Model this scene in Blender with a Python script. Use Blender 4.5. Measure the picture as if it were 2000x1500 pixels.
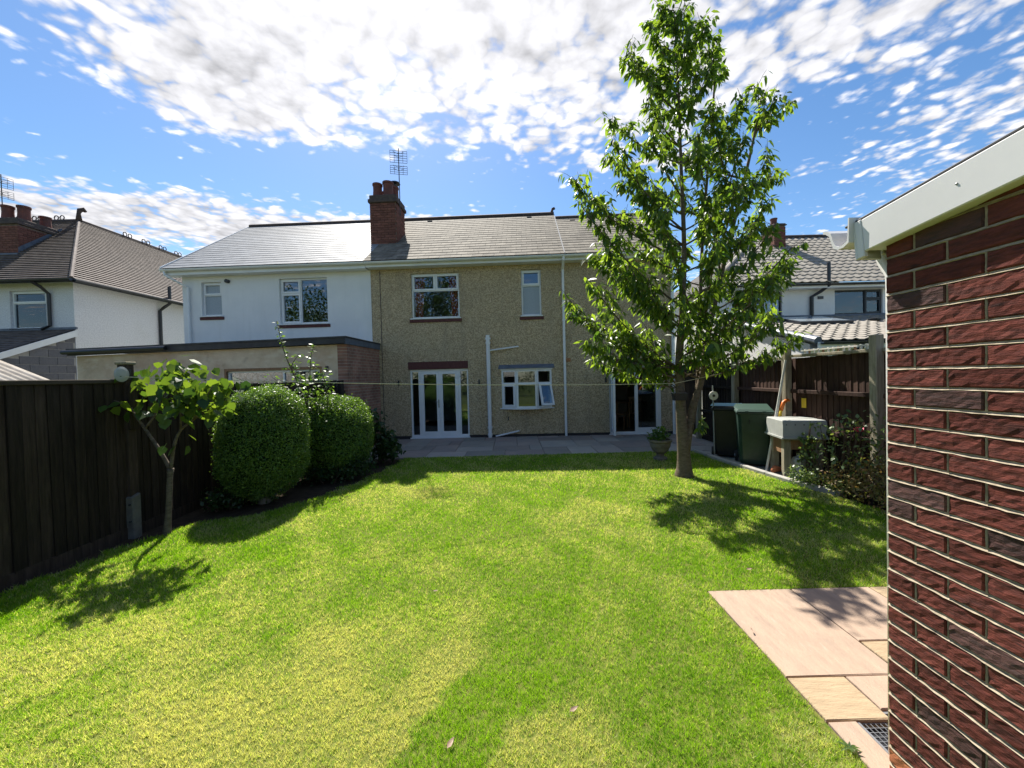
import bpy, math, random
import numpy as np
from mathutils import Vector, Matrix

for _o in list(bpy.data.objects):
    bpy.data.objects.remove(_o)
SC = bpy.context.scene
COL = SC.collection
random.seed(7)
RNG = np.random.default_rng(11)
R = math.radians

# ------------------------------------------------------------------ camera
F, CX, CY, CAMH = 760.0, 1000.0, 750.0, 1.70
CAM = Vector((0, 0, CAMH))
ROT = Matrix.Rotation(math.pi / 2 - math.atan(15 / 760), 3, 'X') @ Matrix.Rotation(R(-1.43), 3, 'Z')
cd = bpy.data.cameras.new('camera')
cd.sensor_width = 36.0
cd.lens = F / 2000 * 36
cd.clip_start = 0.02
cd.clip_end = 2000
cam = bpy.data.objects.new('camera', cd)
COL.objects.link(cam)
cam.matrix_world = Matrix.Translation(CAM) @ ROT.to_4x4()
SC.camera = cam

# ------------------------------------------------------------------ light
SUND = Vector((0.25, -0.75, -1.0))            # how a shadow moves per metre of height
SUN_EL = math.atan2(1.0, math.hypot(SUND.x, SUND.y))
SUN_AZ = math.atan2(-SUND.x, -SUND.y)          # clockwise from +Y
sl = bpy.data.lights.new('sun', 'SUN')
sl.energy = 5.0
sl.angle = R(0.53)
sl.color = (1.0, 0.95, 0.86)
sun = bpy.data.objects.new('sun', sl)
COL.objects.link(sun)
sun.rotation_euler = SUND.to_track_quat('-Z', 'Y').to_euler()
sun.location = (-3, 20, 30)

vs = SC.view_settings
vs.view_transform = 'Standard'
vs.look = 'None'
vs.exposure = 1.05
SC.cycles.max_bounces = 7
SC.cycles.diffuse_bounces = 3
SC.cycles.glossy_bounces = 3
SC.cycles.transparent_max_bounces = 8
vs.gamma = 1.0
vs.use_curve_mapping = False

# ------------------------------------------------------------------ sky with clouds
def build_world():
    w = bpy.data.worlds.new('World')
    SC.world = w
    w.use_nodes = True
    nt = w.node_tree
    N, L = nt.nodes, nt.links
    N.clear()
    out = N.new('ShaderNodeOutputWorld')
    bg = N.new('ShaderNodeBackground')
    bg.inputs[1].default_value = 0.108
    L.new(bg.outputs[0], out.inputs[0])
    sky = N.new('ShaderNodeTexSky')
    sky.sky_type = 'NISHITA'
    sky.sun_disc = False
    sky.sun_elevation = SUN_EL
    sky.sun_rotation = SUN_AZ
    sky.altitude = 100
    sky.air_density = 1.0
    sky.dust_density = 0.35
    sky.ozone_density = 2.2
    def math_(op, a, b=None, c=None, clamp=False):
        n = N.new('ShaderNodeMath')
        n.operation = op
        n.use_clamp = clamp
        for i, v in enumerate((a, b, c)):
            if v is None:
                continue
            if isinstance(v, (int, float)):
                n.inputs[i].default_value = v
            else:
                L.new(v, n.inputs[i])
        return n.outputs[0]
    def sstep(v, a, b):
        n = N.new('ShaderNodeMapRange')
        n.interpolation_type = 'SMOOTHSTEP'
        L.new(v, n.inputs[0])
        n.inputs[1].default_value = a
        n.inputs[2].default_value = b
        return n.outputs[0]
    tc = N.new('ShaderNodeTexCoord')
    sep = N.new('ShaderNodeSeparateXYZ')
    L.new(tc.outputs['Generated'], sep.inputs[0])
    zc = math_('MAXIMUM', sep.outputs[2], 0.02)
    zz = math_('ADD', zc, 0.03)
    px = math_('DIVIDE', sep.outputs[0], zz)
    py = math_('DIVIDE', sep.outputs[1], zz)
    cmb = N.new('ShaderNodeCombineXYZ')
    L.new(px, cmb.inputs[0]); L.new(py, cmb.inputs[1])
    def noise(scale, detail, rough, dist=0.0, stretch=None, off=(0, 0, 0), rot=0.0):
        mp = N.new('ShaderNodeMapping')
        L.new(cmb.outputs[0], mp.inputs[0])
        mp.inputs['Location'].default_value = off
        mp.inputs['Rotation'].default_value = (0, 0, rot)
        if stretch:
            mp.inputs['Scale'].default_value = stretch
        n = N.new('ShaderNodeTexNoise')
        n.inputs['Scale'].default_value = scale
        n.inputs['Detail'].default_value = detail
        n.inputs['Roughness'].default_value = rough
        n.inputs['Distortion'].default_value = dist
        L.new(mp.outputs[0], n.inputs['Vector'])
        return n.outputs[0]
    big = noise(1.5, 5, 0.55, 0.3, off=(3.1, 1.7, 0))
    streak = noise(2.4, 6, 0.6, 0.2, stretch=(0.45, 1.6, 1), rot=R(35), off=(1.3, 5.2, 0))
    puff = noise(8.5, 4, 0.5, 0.35, stretch=(1.0, 0.85, 1))
    fine = noise(24.0, 5, 0.55, 0.1)
    # cells of altocumulus, their grid bent by noise
    wv = N.new('ShaderNodeTexNoise'); wv.inputs['Scale'].default_value = 5.0; wv.inputs['Detail'].default_value = 4
    L.new(cmb.outputs[0], wv.inputs['Vector'])
    wsc = N.new('ShaderNodeVectorMath'); wsc.operation = 'MULTIPLY_ADD'
    L.new(wv.outputs['Color'], wsc.inputs[0]); wsc.inputs[1].default_value = (0.16, 0.16, 0.16); L.new(cmb.outputs[0], wsc.inputs[2])
    def cells(scale, smooth):
        v = N.new('ShaderNodeTexVoronoi'); v.feature = 'F1'; v.inputs['Scale'].default_value = scale
        L.new(wsc.outputs[0], v.inputs['Vector'])
        return v.outputs['Distance']
    cell = cells(9.5, 0.55)
    cell2 = cells(19.0, 0.5)
    # where the layers of cloud lie (on the cloud plane): x, y, radius x, radius y, turn, amount
    blobs = [(-0.55, 0.98, 0.62, 0.46, 10, 0.62), (0.10, 1.15, 0.62, 0.50, 0, 0.62), (1.05, 1.02, 0.70, 0.32, 8, 0.62), (-0.95, 1.30, 0.30, 0.22, 20, 0.35),
             (-2.15, 2.08, 1.35, 0.33, 19, 0.85), (-0.9, 2.75, 1.3, 0.35, 10, 0.45), (-1.55, 1.28, 0.22, 0.36, 10, -0.60), (-0.62, 1.85, 0.95, 0.16, 15, -0.85),
             (0.45, 2.05, 0.45, 0.22, 10, -0.55), (1.16, 1.55, 0.22, 0.20, 20, -0.55), (1.85, 1.62, 0.30, 0.42, 12, 0.45), (1.50, 1.22, 0.38, 0.07, 15, -0.40),
             (1.55, 2.40, 0.55, 0.30, 0, -0.40), (-2.3, 1.2, 0.45, 0.4, 0, -0.45), (0.25, 1.70, 0.30, 0.10, 5, 0.30), (-1.95, 1.55, 0.35, 0.06, 25, 0.35)]
    acc = None
    for (bx, by, rx, ry, rot, amt) in blobs:
        mp = N.new('ShaderNodeMapping')
        mp.vector_type = 'TEXTURE'
        L.new(cmb.outputs[0], mp.inputs[0])
        mp.inputs['Location'].default_value = (bx, by, 0)
        mp.inputs['Rotation'].default_value = (0, 0, R(rot))
        mp.inputs['Scale'].default_value = (rx, ry, 1)
        ln = N.new('ShaderNodeVectorMath')
        ln.operation = 'DOT_PRODUCT'
        L.new(mp.outputs[0], ln.inputs[0]); L.new(mp.outputs[0], ln.inputs[1])
        g = math_('POWER', 2.71828, math_('MULTIPLY', ln.outputs['Value'], -0.7))
        g = math_('MULTIPLY', g, amt)
        acc = g if acc is None else math_('ADD', acc, g)
    dens = math_('ADD', acc, math_('MULTIPLY', math_('SUBTRACT', big, 0.5), 1.5))
    dens = math_('ADD', dens, math_('MULTIPLY', math_('SUBTRACT', streak, 0.5), 1.0))
    dens = math_('ADD', dens, math_('MULTIPLY', math_('SUBTRACT', puff, 0.5), 1.5))
    dens = math_('ADD', dens, math_('MULTIPLY', math_('SUBTRACT', fine, 0.5), 0.9))
    dens = math_('ADD', dens, math_('MULTIPLY', math_('SUBTRACT', 0.44, cell), 0.8))
    dens = math_('ADD', dens, math_('MULTIPLY', math_('SUBTRACT', 0.44, cell2), 0.75))
    dens = math_('SUBTRACT', dens, 0.10)
    alpha = sstep(dens, -0.14, 0.52)
    # thick clouds are greyer, thin and sunward ones glow
    dotn = N.new('ShaderNodeVectorMath')
    dotn.operation = 'DOT_PRODUCT'
    L.new(tc.outputs['Generated'], dotn.inputs[0])
    dotn.inputs[1].default_value = (-SUND).normalized()
    glow = math_('POWER', math_('MAXIMUM', dotn.outputs['Value'], 0.0), 14.0)
    thick = sstep(dens, 0.45, 1.25)
    body = math_('SUBTRACT', 4.45, math_('MULTIPLY', thick, 1.0))
    relief = math_('MULTIPLY', math_('SUBTRACT', noise(8.5, 5, 0.55, 0.35, stretch=(1.0, 0.85, 1), off=(0.0, 0.035, 0)), 0.5), 3.6)
    relief = math_('ADD', relief, math_('MULTIPLY', math_('SUBTRACT', 0.42, cell), 3.0))
    relief = math_('ADD', relief, math_('MULTIPLY', math_('SUBTRACT', 0.42, cell2), 2.4))
    lum = math_('MAXIMUM', math_('ADD', math_('ADD', body, relief), math_('MULTIPLY', glow, 2.0)), 1.9)
    comb = N.new('ShaderNodeCombineColor')
    L.new(math_('MULTIPLY', lum, 0.985), comb.inputs[0])
    L.new(math_('MULTIPLY', lum, 0.985), comb.inputs[1])
    L.new(math_('MULTIPLY', lum, 1.03), comb.inputs[2])
    tint = N.new('ShaderNodeHueSaturation')
    tint.inputs['Saturation'].default_value = 1.2
    tint.inputs['Value'].default_value = 0.74
    L.new(sky.outputs[0], tint.inputs['Color'])
    mx = N.new('ShaderNodeMix')
    mx.data_type = 'RGBA'
    L.new(alpha, mx.inputs[0])
    L.new(tint.outputs[0], mx.inputs[6])
    L.new(comb.outputs[0], mx.inputs[7])
    L.new(mx.outputs[2], bg.inputs[0])
build_world()

# ------------------------------------------------------------------ measuring
def ray(px, py):
    return ROT @ Vector((px - CX, CY - py, -F))
def at(px, py, Y):
    d = ray(px, py)
    return CAM + d * (Y / d.y)
def gnd(px, py, z=0.0):
    d = ray(px, py)
    return CAM + d * ((z - CAMH) / d.z)
HY = R(-2.3)
HO = Vector((0, 10.95, 0))
HX = Vector((math.cos(HY), math.sin(HY), 0))
HN = Vector((-math.sin(HY), math.cos(HY), 0))
def fac(px, py, off=0.0):
    d = ray(px, py)
    t = ((HO + HN * off - CAM).dot(HN)) / d.dot(HN)
    p = CAM + d * t - HO
    return p.dot(HX), p.z

# ------------------------------------------------------------------ objects and meshes
def link(name, data, parent=None, loc=None):
    o = bpy.data.objects.new(name, data)
    COL.objects.link(o)
    if parent is not None:
        o.parent = parent
    if loc is not None:
        o.location = loc
    return o
def tag(o, label=None, cat=None, group=None, kind=None):
    if label: o['label'] = label
    if cat: o['category'] = cat
    if group: o['group'] = group
    if kind: o['kind'] = kind
    return o
def thing(name, label, cat, loc=(0, 0, 0), rz=0.0, group=None):
    o = link(name, None)
    o.location = loc
    o.rotation_euler = (0, 0, rz)
    o.empty_display_size = 0.2
    return tag(o, label, cat, group)

class MB:
    def __init__(self):
        self.v = []
        self.f = []
    def poly(self, *pts):
        i = len(self.v)
        self.v += [tuple(p) for p in pts]
        self.f.append(tuple(range(i, i + len(pts))))
    def box(self, x0, x1, y0, y1, z0, z1):
        i = len(self.v)
        self.v += [(x0, y0, z0), (x1, y0, z0), (x1, y1, z0), (x0, y1, z0), (x0, y0, z1), (x1, y0, z1), (x1, y1, z1), (x0, y1, z1)]
        for q in ((0, 3, 2, 1), (4, 5, 6, 7), (0, 1, 5, 4), (1, 2, 6, 5), (2, 3, 7, 6), (3, 0, 4, 7)):
            self.f.append(tuple(i + k for k in q))
    def bbox(self, x0, x1, y0, y1, z0, z1, b=0.004):
        # box with chamfered edges
        i = len(self.v)
        X, Y, Z = (x0, x1), (y0, y1), (z0, z1)
        sg = (1, -1)
        idx = {}
        for a in (0, 1):
            for c in (0, 1):
                for d in (0, 1):
                    p = (X[a], Y[c], Z[d])
                    ins = (X[a] + sg[a] * b, Y[c] + sg[c] * b, Z[d] + sg[d] * b)
                    idx[(a, c, d, 0)] = len(self.v); self.v.append((p[0], ins[1], ins[2]))
                    idx[(a, c, d, 1)] = len(self.v); self.v.append((ins[0], p[1], ins[2]))
                    idx[(a, c, d, 2)] = len(self.v); self.v.append((ins[0], ins[1], p[2]))
        I = idx
        for a in (0, 1):
            q = [I[(a, 0, 0, 0)], I[(a, 1, 0, 0)], I[(a, 1, 1, 0)], I[(a, 0, 1, 0)]]
            self.f.append(tuple(q if a else q[::-1]))
            q = [I[(0, a, 0, 1)], I[(1, a, 0, 1)], I[(1, a, 1, 1)], I[(0, a, 1, 1)]]
            self.f.append(tuple(q[::-1] if a else q))
            q = [I[(0, 0, a, 2)], I[(1, 0, a, 2)], I[(1, 1, a, 2)], I[(0, 1, a, 2)]]
            self.f.append(tuple(q if a else q[::-1]))
        for a in (0, 1):
            for c in (0, 1):
                self.f.append((I[(a, c, 0, 0)], I[(a, c, 1, 0)], I[(a, c, 1, 1)], I[(a, c, 0, 1)]))
                self.f.append((I[(a, 0, c, 0)], I[(a, 1, c, 0)], I[(a, 1, c, 2)], I[(a, 0, c, 2)]))
                self.f.append((I[(0, a, c, 1)], I[(1, a, c, 1)], I[(1, a, c, 2)], I[(0, a, c, 2)]))
        for a in (0, 1):
            for c in (0, 1):
                for d in (0, 1):
                    self.f.append((I[(a, c, d, 0)], I[(a, c, d, 1)], I[(a, c, d, 2)]))
    def tube(self, pts, rad, n=8, caps=True):
        pts = [Vector(p) for p in pts]
        if isinstance(rad, (int, float)):
            rad = [rad] * len(pts)
        i0 = len(self.v)
        up = None
        for k, p in enumerate(pts):
            a = pts[max(k - 1, 0)]
            b = pts[min(k + 1, len(pts) - 1)]
            t = (b - a)
            if t.length < 1e-9:
                t = Vector((0, 0, 1))
            t.normalize()
            if up is None:
                up = Vector((0, 0, 1)) if abs(t.z) < 0.9 else Vector((1, 0, 0))
            s = t.cross(up)
            if s.length < 1e-6:
                s = t.orthogonal()
            s.normalize()
            u = s.cross(t).normalized()
            up = u
            for j in range(n):
                an = 2 * math.pi * j / n
                self.v.append(tuple(p + (s * math.cos(an) + u * math.sin(an)) * rad[k]))
        m = len(pts)
        for k in range(m - 1):
            for j in range(n):
                a = i0 + k * n + j
                b = i0 + k * n + (j + 1) % n
                self.f.append((a, b, b + n, a + n))
        if caps:
            self.f.append(tuple(i0 + j for j in range(n))[::-1])
            self.f.append(tuple(i0 + (m - 1) * n + j for j in range(n)))
    def lathe(self, prof, n=20, c=(0, 0)):
        i0 = len(self.v)
        for (r, z) in prof:
            for j in range(n):
                an = 2 * math.pi * j / n
                self.v.append((c[0] + r * math.cos(an), c[1] + r * math.sin(an), z))
        for k in range(len(prof) - 1):
            for j in range(n):
                a = i0 + k * n + j
                b = i0 + k * n + (j + 1) % n
                self.f.append((a, b, b + n, a + n))
        self.f.append(tuple(i0 + j for j in range(n))[::-1])
        self.f.append(tuple(i0 + (len(prof) - 1) * n + j for j in range(n)))
    def extrude_x(self, prof, x0, x1, caps=True):
        # closed profile of (y, z)
        i0 = len(self.v)
        n = len(prof)
        for x in (x0, x1):
            for (y, z) in prof:
                self.v.append((x, y, z))
        for j in range(n):
            k = (j + 1) % n
            self.f.append((i0 + j, i0 + k, i0 + n + k, i0 + n + j))
        if caps:
            self.f.append(tuple(i0 + j for j in range(n))[::-1])
            self.f.append(tuple(i0 + n + j for j in range(n)))
    def sheet(self, x0, x1, z0, z1, openings, y0, y1):
        # an upright sheet facing -y with rectangular openings and real reveals
        xs = sorted(set([x0, x1] + [min(max(v, x0), x1) for o in openings for v in o[:2]]))
        zs = sorted(set([z0, z1] + [min(max(v, z0), z1) for o in openings for v in o[2:4]]))
        nx, nz = len(xs) - 1, len(zs) - 1
        def solid(i, k):
            if i < 0 or k < 0 or i >= nx or k >= nz:
                return False
            cx, cz = (xs[i] + xs[i + 1]) / 2, (zs[k] + zs[k + 1]) / 2
            return not any(o[0] < cx < o[1] and o[2] < cz < o[3] for o in openings)
        for i in range(nx):
            for k in range(nz):
                if not solid(i, k):
                    continue
                a, b, c, d = xs[i], xs[i + 1], zs[k], zs[k + 1]
                self.poly((a, y0, c), (b, y0, c), (b, y0, d), (a, y0, d))
                self.poly((b, y1, c), (a, y1, c), (a, y1, d), (b, y1, d))
                if not solid(i - 1, k): self.poly((a, y1, c), (a, y0, c), (a, y0, d), (a, y1, d))
                if not solid(i + 1, k): self.poly((b, y0, c), (b, y1, c), (b, y1, d), (b, y0, d))
                if not solid(i, k - 1): self.poly((a, y1, c), (b, y1, c), (b, y0, c), (a, y0, c))
                if not solid(i, k + 1): self.poly((a, y0, d), (b, y0, d), (b, y1, d), (a, y1, d))
    def mesh(self, name, mat=None, smooth=False):
        me = bpy.data.meshes.new(name)
        me.from_pydata(self.v, [], self.f)
        if mat is not None:
            me.materials.append(mat)
        if smooth:
            me.polygons.foreach_set('use_smooth', [True] * len(me.polygons))
        me.update()
        return me
    def build(self, name, mat, parent=None, loc=None, smooth=False):
        return link(name, self.mesh(name, mat, smooth), parent, loc)

def np_mesh(name, V, Fc, mat=None, smooth=False, attrs=None):
    V = np.asarray(V, dtype=np.float32)
    Fc = np.asarray(Fc, dtype=np.int32)
    me = bpy.data.meshes.new(name)
    me.vertices.add(len(V))
    me.vertices.foreach_set('co', V.ravel())
    m, k = Fc.shape
    me.loops.add(m * k)
    me.loops.foreach_set('vertex_index', Fc.ravel())
    me.polygons.add(m)
    me.polygons.foreach_set('loop_start', np.arange(0, m * k, k, dtype=np.int32))
    if smooth:
        me.polygons.foreach_set('use_smooth', np.ones(m, dtype=bool))
    for an, av in (attrs or {}).items():
        a = me.attributes.new(an, 'FLOAT', 'POINT')
        a.data.foreach_set('value', np.asarray(av, dtype=np.float32).ravel())
    if mat is not None:
        me.materials.append(mat)
    me.update(calc_edges=True)
    me.validate()
    return me

def scatter(name, templates, mats, keep, mat, parent, rest):
    """pieces: the first `keep` matrices become objects sharing mesh data, the others one joined mesh"""
    tm = [t.mesh(name, mat) for t in templates]
    for i, M4 in enumerate(mats[:keep]):
        o = link(name, tm[i % len(tm)], parent)
        o.matrix_basis = M4
    if len(mats) > keep:
        mb = MB()
        for i, M4 in enumerate(mats[keep:]):
            t = templates[i % len(templates)]
            b = len(mb.v)
            mb.v += [tuple(M4 @ Vector(p)) for p in t.v]
            mb.f += [tuple(b + q for q in f) for f in t.f]
        o = mb.build(rest, mat, parent)
        o['kind'] = 'stuff'

# ------------------------------------------------------------------ materials
MATS = {}
def mat(name, c1, c2=None, scale=8.0, rough=0.7, bump=0.0, bscale=None, jitter=0.0, spec=0.4, metal=0.0,
        stain=None, stretch=None, lo=0.35, hi=0.65, detail=6.0, vor=False, bdist=0.01, hue=0.0):
    if name in MATS:
        return MATS[name]
    m = bpy.data.materials.new(name)
    m.use_nodes = True
    nt = m.node_tree
    N, L = nt.nodes, nt.links
    bs = N['Principled BSDF']
    bs.inputs['Roughness'].default_value = rough
    bs.inputs['Metallic'].default_value = metal
    bs.inputs['Specular IOR Level'].default_value = spec
    c2 = c2 or tuple(x * 0.8 for x in c1)
    tc = N.new('ShaderNodeTexCoord')
    oi = N.new('ShaderNodeObjectInfo')
    mu = N.new('ShaderNodeMath'); mu.operation = 'MULTIPLY'
    L.new(oi.outputs['Random'], mu.inputs[0]); mu.inputs[1].default_value = 31.7 if jitter else 0.0
    va = N.new('ShaderNodeVectorMath'); va.operation = 'ADD'
    L.new(tc.outputs['Object'], va.inputs[0]); L.new(mu.outputs[0], va.inputs[1])
    mp = N.new('ShaderNodeMapping')
    L.new(va.outputs[0], mp.inputs[0])
    if stretch:
        mp.inputs['Scale'].default_value = stretch
    no = N.new('ShaderNodeTexNoise')
    no.inputs['Scale'].default_value = scale
    no.inputs['Detail'].default_value = detail
    no.inputs['Roughness'].default_value = 0.6
    L.new(mp.outputs[0], no.inputs['Vector'])
    src = no.outputs[0]
    if vor:
        vo = N.new('ShaderNodeTexVoronoi')
        vo.inputs['Scale'].default_value = scale
        L.new(mp.outputs[0], vo.inputs['Vector'])
        sc_ = N.new('ShaderNodeSeparateColor')
        L.new(vo.outputs['Color'], sc_.inputs[0])
        src = sc_.outputs[0]
    rp = N.new('ShaderNodeValToRGB')
    rp.color_ramp.elements[0].position = lo
    rp.color_ramp.elements[1].position = hi
    rp.color_ramp.elements[0].color = (*c1, 1)
    rp.color_ramp.elements[1].color = (*c2, 1)
    L.new(src, rp.inputs[0])
    col = rp.outputs[0]
    if stain:
        for (sc, ssc, samt, slo, shi, *sst) in (stain if isinstance(stain, list) else [stain]):
            n2 = N.new('ShaderNodeTexNoise')
            n2.inputs['Scale'].default_value = ssc
            n2.inputs['Detail'].default_value = 7
            n2.inputs['Roughness'].default_value = 0.62
            if sst:
                mp2 = N.new('ShaderNodeMapping')
                mp2.inputs['Scale'].default_value = sst[0]
                L.new(va.outputs[0], mp2.inputs[0])
                L.new(mp2.outputs[0], n2.inputs['Vector'])
            else:
                L.new(va.outputs[0], n2.inputs['Vector'])
            mr = N.new('ShaderNodeMapRange')
            mr.inputs[1].default_value = slo
            mr.inputs[2].default_value = shi
            mr.inputs[4].default_value = samt
            L.new(n2.outputs[0], mr.inputs[0])
            mx = N.new('ShaderNodeMix'); mx.data_type = 'RGBA'
            L.new(mr.outputs[0], mx.inputs[0])
            L.new(col, mx.inputs[6])
            mx.inputs[7].default_value = (*sc, 1)
            col = mx.outputs[2]
    if jitter:
        hs = N.new('ShaderNodeHueSaturation')
        ml = N.new('ShaderNodeMath'); ml.operation = 'MULTIPLY_ADD'
        L.new(oi.outputs['Random'], ml.inputs[0]); ml.inputs[1].default_value = jitter; ml.inputs[2].default_value = 1 - jitter / 2
        L.new(ml.outputs[0], hs.inputs['Value'])
        if hue:
            w = N.new('ShaderNodeTexWhiteNoise'); w.noise_dimensions = '1D'
            L.new(mu.outputs[0], w.inputs['W'])
            mh = N.new('ShaderNodeMath'); mh.operation = 'MULTIPLY_ADD'
            L.new(w.outputs['Value'], mh.inputs[0]); mh.inputs[1].default_value = hue; mh.inputs[2].default_value = 0.5 - hue / 2
            L.new(mh.outputs[0], hs.inputs['Hue'])
            ms = N.new('ShaderNodeMath'); ms.operation = 'MULTIPLY_ADD'
            L.new(w.outputs['Value'], ms.inputs[0]); ms.inputs[1].default_value = -0.35; ms.inputs[2].default_value = 1.1
            L.new(ms.outputs[0], hs.inputs['Saturation'])
        L.new(col, hs.inputs['Color'])
        col = hs.outputs[0]
    L.new(col, bs.inputs['Base Color'])
    if bump:
        if vor and bscale is None:
            bo = N.new('ShaderNodeTexVoronoi')
            bo.inputs['Scale'].default_value = scale
            L.new(mp.outputs[0], bo.inputs['Vector'])
            bsrc = bo.outputs['Distance']
        else:
            bo = N.new('ShaderNodeTexNoise')
            bo.inputs['Scale'].default_value = bscale or scale * 2
            bo.inputs['Detail'].default_value = 6
            bo.inputs['Roughness'].default_value = 0.65
            L.new(mp.outputs[0], bo.inputs['Vector'])
            bsrc = bo.outputs[0]
        bp = N.new('ShaderNodeBump')
        bp.inputs['Strength'].default_value = bump
        bp.inputs['Distance'].default_value = bdist
        L.new(bsrc, bp.inputs['Height'])
        L.new(bp.outputs[0], bs.inputs['Normal'])
    MATS[name] = m
    return m

def leaf_mat(name, dark, light, trans=0.4, tcol=None, rough=0.45, spec=0.4, dry=None):
    m = bpy.data.materials.new(name)
    m.use_nodes = True
    nt = m.node_tree
    N, L = nt.nodes, nt.links
    bs = N['Principled BSDF']
    bs.inputs['Roughness'].default_value = rough
    bs.inputs['Specular IOR Level'].default_value = spec
    at_ = N.new('ShaderNodeAttribute'); at_.attribute_name = 'tint'
    oi = N.new('ShaderNodeObjectInfo')
    ad = N.new('ShaderNodeMath'); ad.operation = 'ADD'
    L.new(at_.outputs['Fac'], ad.inputs[0]); L.new(oi.outputs['Random'], ad.inputs[1])
    fr = N.new('ShaderNodeMath'); fr.operation = 'FRACT'
    L.new(ad.outputs[0], fr.inputs[0])
    mx = N.new('ShaderNodeMix'); mx.data_type = 'RGBA'
    L.new(fr.outputs[0], mx.inputs[0])
    mx.inputs[6].default_value = (*dark, 1)
    mx.inputs[7].default_value = (*light, 1)
    col = mx.outputs[2]
    if dry:
        a2 = N.new('ShaderNodeAttribute'); a2.attribute_name = 'dry'
        m2 = N.new('ShaderNodeMix'); m2.data_type = 'RGBA'
        L.new(a2.outputs['Fac'], m2.inputs[0]); L.new(col, m2.inputs[6])
        m2.inputs[7].default_value = (*dry, 1)
        col = m2.outputs[2]
    L.new(col, bs.inputs['Base Color'])
    tr = N.new('ShaderNodeBsdfTranslucent')
    tm = N.new('ShaderNodeMix'); tm.data_type = 'RGBA'; tm.blend_type = 'MULTIPLY'
    tm.inputs[0].default_value = 1.0
    L.new(col, tm.inputs[6])
    tm.inputs[7].default_value = (*(tcol or (1.6, 1.5, 0.6)), 1)
    L.new(tm.outputs[2], tr.inputs['Color'])
    ms = N.new('ShaderNodeMixShader')
    ms.inputs[0].default_value = trans
    L.new(bs.outputs[0], ms.inputs[1]); L.new(tr.outputs[0], ms.inputs[2])
    L.new(ms.outputs[0], N['Material Output'].inputs['Surface'])
    MATS[name] = m
    return m

def glass_mat(name, tint=(0.75, 0.82, 0.85), base=0.06):
    m = bpy.data.materials.new(name)
    m.use_nodes = True
    nt = m.node_tree
    N, L = nt.nodes, nt.links
    N.remove(N['Principled BSDF'])
    t = N.new('ShaderNodeBsdfTransparent'); t.inputs[0].default_value = (*tint, 1)
    g = N.new('ShaderNodeBsdfGlossy'); g.inputs['Roughness'].default_value = 0.01
    g.inputs['Color'].default_value = (0.9, 0.95, 1, 1)
    fz = N.new('ShaderNodeFresnel'); fz.inputs[0].default_value = 1.55
    a = N.new('ShaderNodeMath'); a.operation = 'MULTIPLY_ADD'
    L.new(fz.outputs[0], a.inputs[0]); a.inputs[1].default_value = 1.3; a.inputs[2].default_value = base
    ms = N.new('ShaderNodeMixShader')
    L.new(a.outputs[0], ms.inputs[0]); L.new(t.outputs[0], ms.inputs[1]); L.new(g.outputs[0], ms.inputs[2])
    L.new(ms.outputs[0], N['Material Output'].inputs['Surface'])
    MATS[name] = m
    return m

mat('pebbledash', (0.33, 0.24, 0.135), (0.68, 0.545, 0.35), scale=46, vor=True, lo=0.05, hi=0.95, rough=0.9, bump=0.9, bdist=0.02,
    stain=[((0.30, 0.26, 0.20), 0.55, 0.4, 0.45, 0.75), ((0.22, 0.17, 0.11), 45.0, 0.55, 0.52, 0.7), ((0.24, 0.20, 0.15), 1.6, 0.45, 0.52, 0.75, (2.5, 2.5, 0.25))])
mat('white_render', (0.80, 0.80, 0.80), (0.73, 0.735, 0.74), scale=1.1, rough=0.85, bump=0.45, bscale=60, bdist=0.012, stain=((0.55, 0.55, 0.53), 1.4, 0.3, 0.52, 0.8, (3, 3, 0.3)))
mat('rough_render', (0.80, 0.79, 0.80), (0.62, 0.61, 0.63), scale=26, rough=0.9, bump=0.7, bscale=30, bdist=0.02, stain=((0.5, 0.47, 0.43), 0.8, 0.35, 0.55, 0.8))
mat('far_render', (0.80, 0.79, 0.77), (0.74, 0.73, 0.72), scale=3, rough=0.85, bump=0.3, bscale=60, bdist=0.01)
mat('cement_render', (0.52, 0.39, 0.27), (0.70, 0.58, 0.43), scale=2.2, rough=0.92, bump=0.4, bscale=30,
    stain=[((0.56, 0.34, 0.26), 0.35, 0.6, 0.46, 0.68), ((0.27, 0.20, 0.15), 3.0, 0.6, 0.54, 0.74), ((0.80, 0.74, 0.62), 1.6, 0.5, 0.55, 0.7, (1, 1, 3))])
mat('white_plastic', (0.78, 0.79, 0.80), (0.72, 0.73, 0.74), scale=2.5, rough=0.35, spec=0.5, stain=((0.5, 0.48, 0.42), 3.0, 0.25, 0.58, 0.8))
mat('garage_plastic', (0.68, 0.665, 0.65), (0.62, 0.605, 0.59), scale=2.5, rough=0.38, spec=0.5, stain=((0.42, 0.40, 0.34), 4.0, 0.25, 0.56, 0.8, (1, 0.3, 2)))
mat('grey_frame', (0.022, 0.026, 0.035), (0.03, 0.034, 0.045), rough=0.4)
mat('black_plastic', (0.014, 0.015, 0.018), (0.022, 0.023, 0.027), rough=0.35, spec=0.5)
mat('dark_fascia', (0.022, 0.022, 0.028), (0.045, 0.043, 0.045), scale=5, rough=0.55)
mat('slate_old', (0.135, 0.115, 0.088), (0.225, 0.195, 0.15), scale=5, rough=0.85, bump=0.4, bscale=20, jitter=0.5, spec=0.25,
    stain=((0.06, 0.052, 0.042), 4.0, 0.55, 0.52, 0.75), stretch=(1, 0.5, 1))
mat('slate_new', (0.19, 0.20, 0.215), (0.245, 0.255, 0.27), scale=3, rough=0.6, bump=0.15, bscale=20, jitter=0.22, spec=0.35)
mat('roof_deck', (0.05, 0.045, 0.04), (0.07, 0.065, 0.06), rough=0.9)
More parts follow.
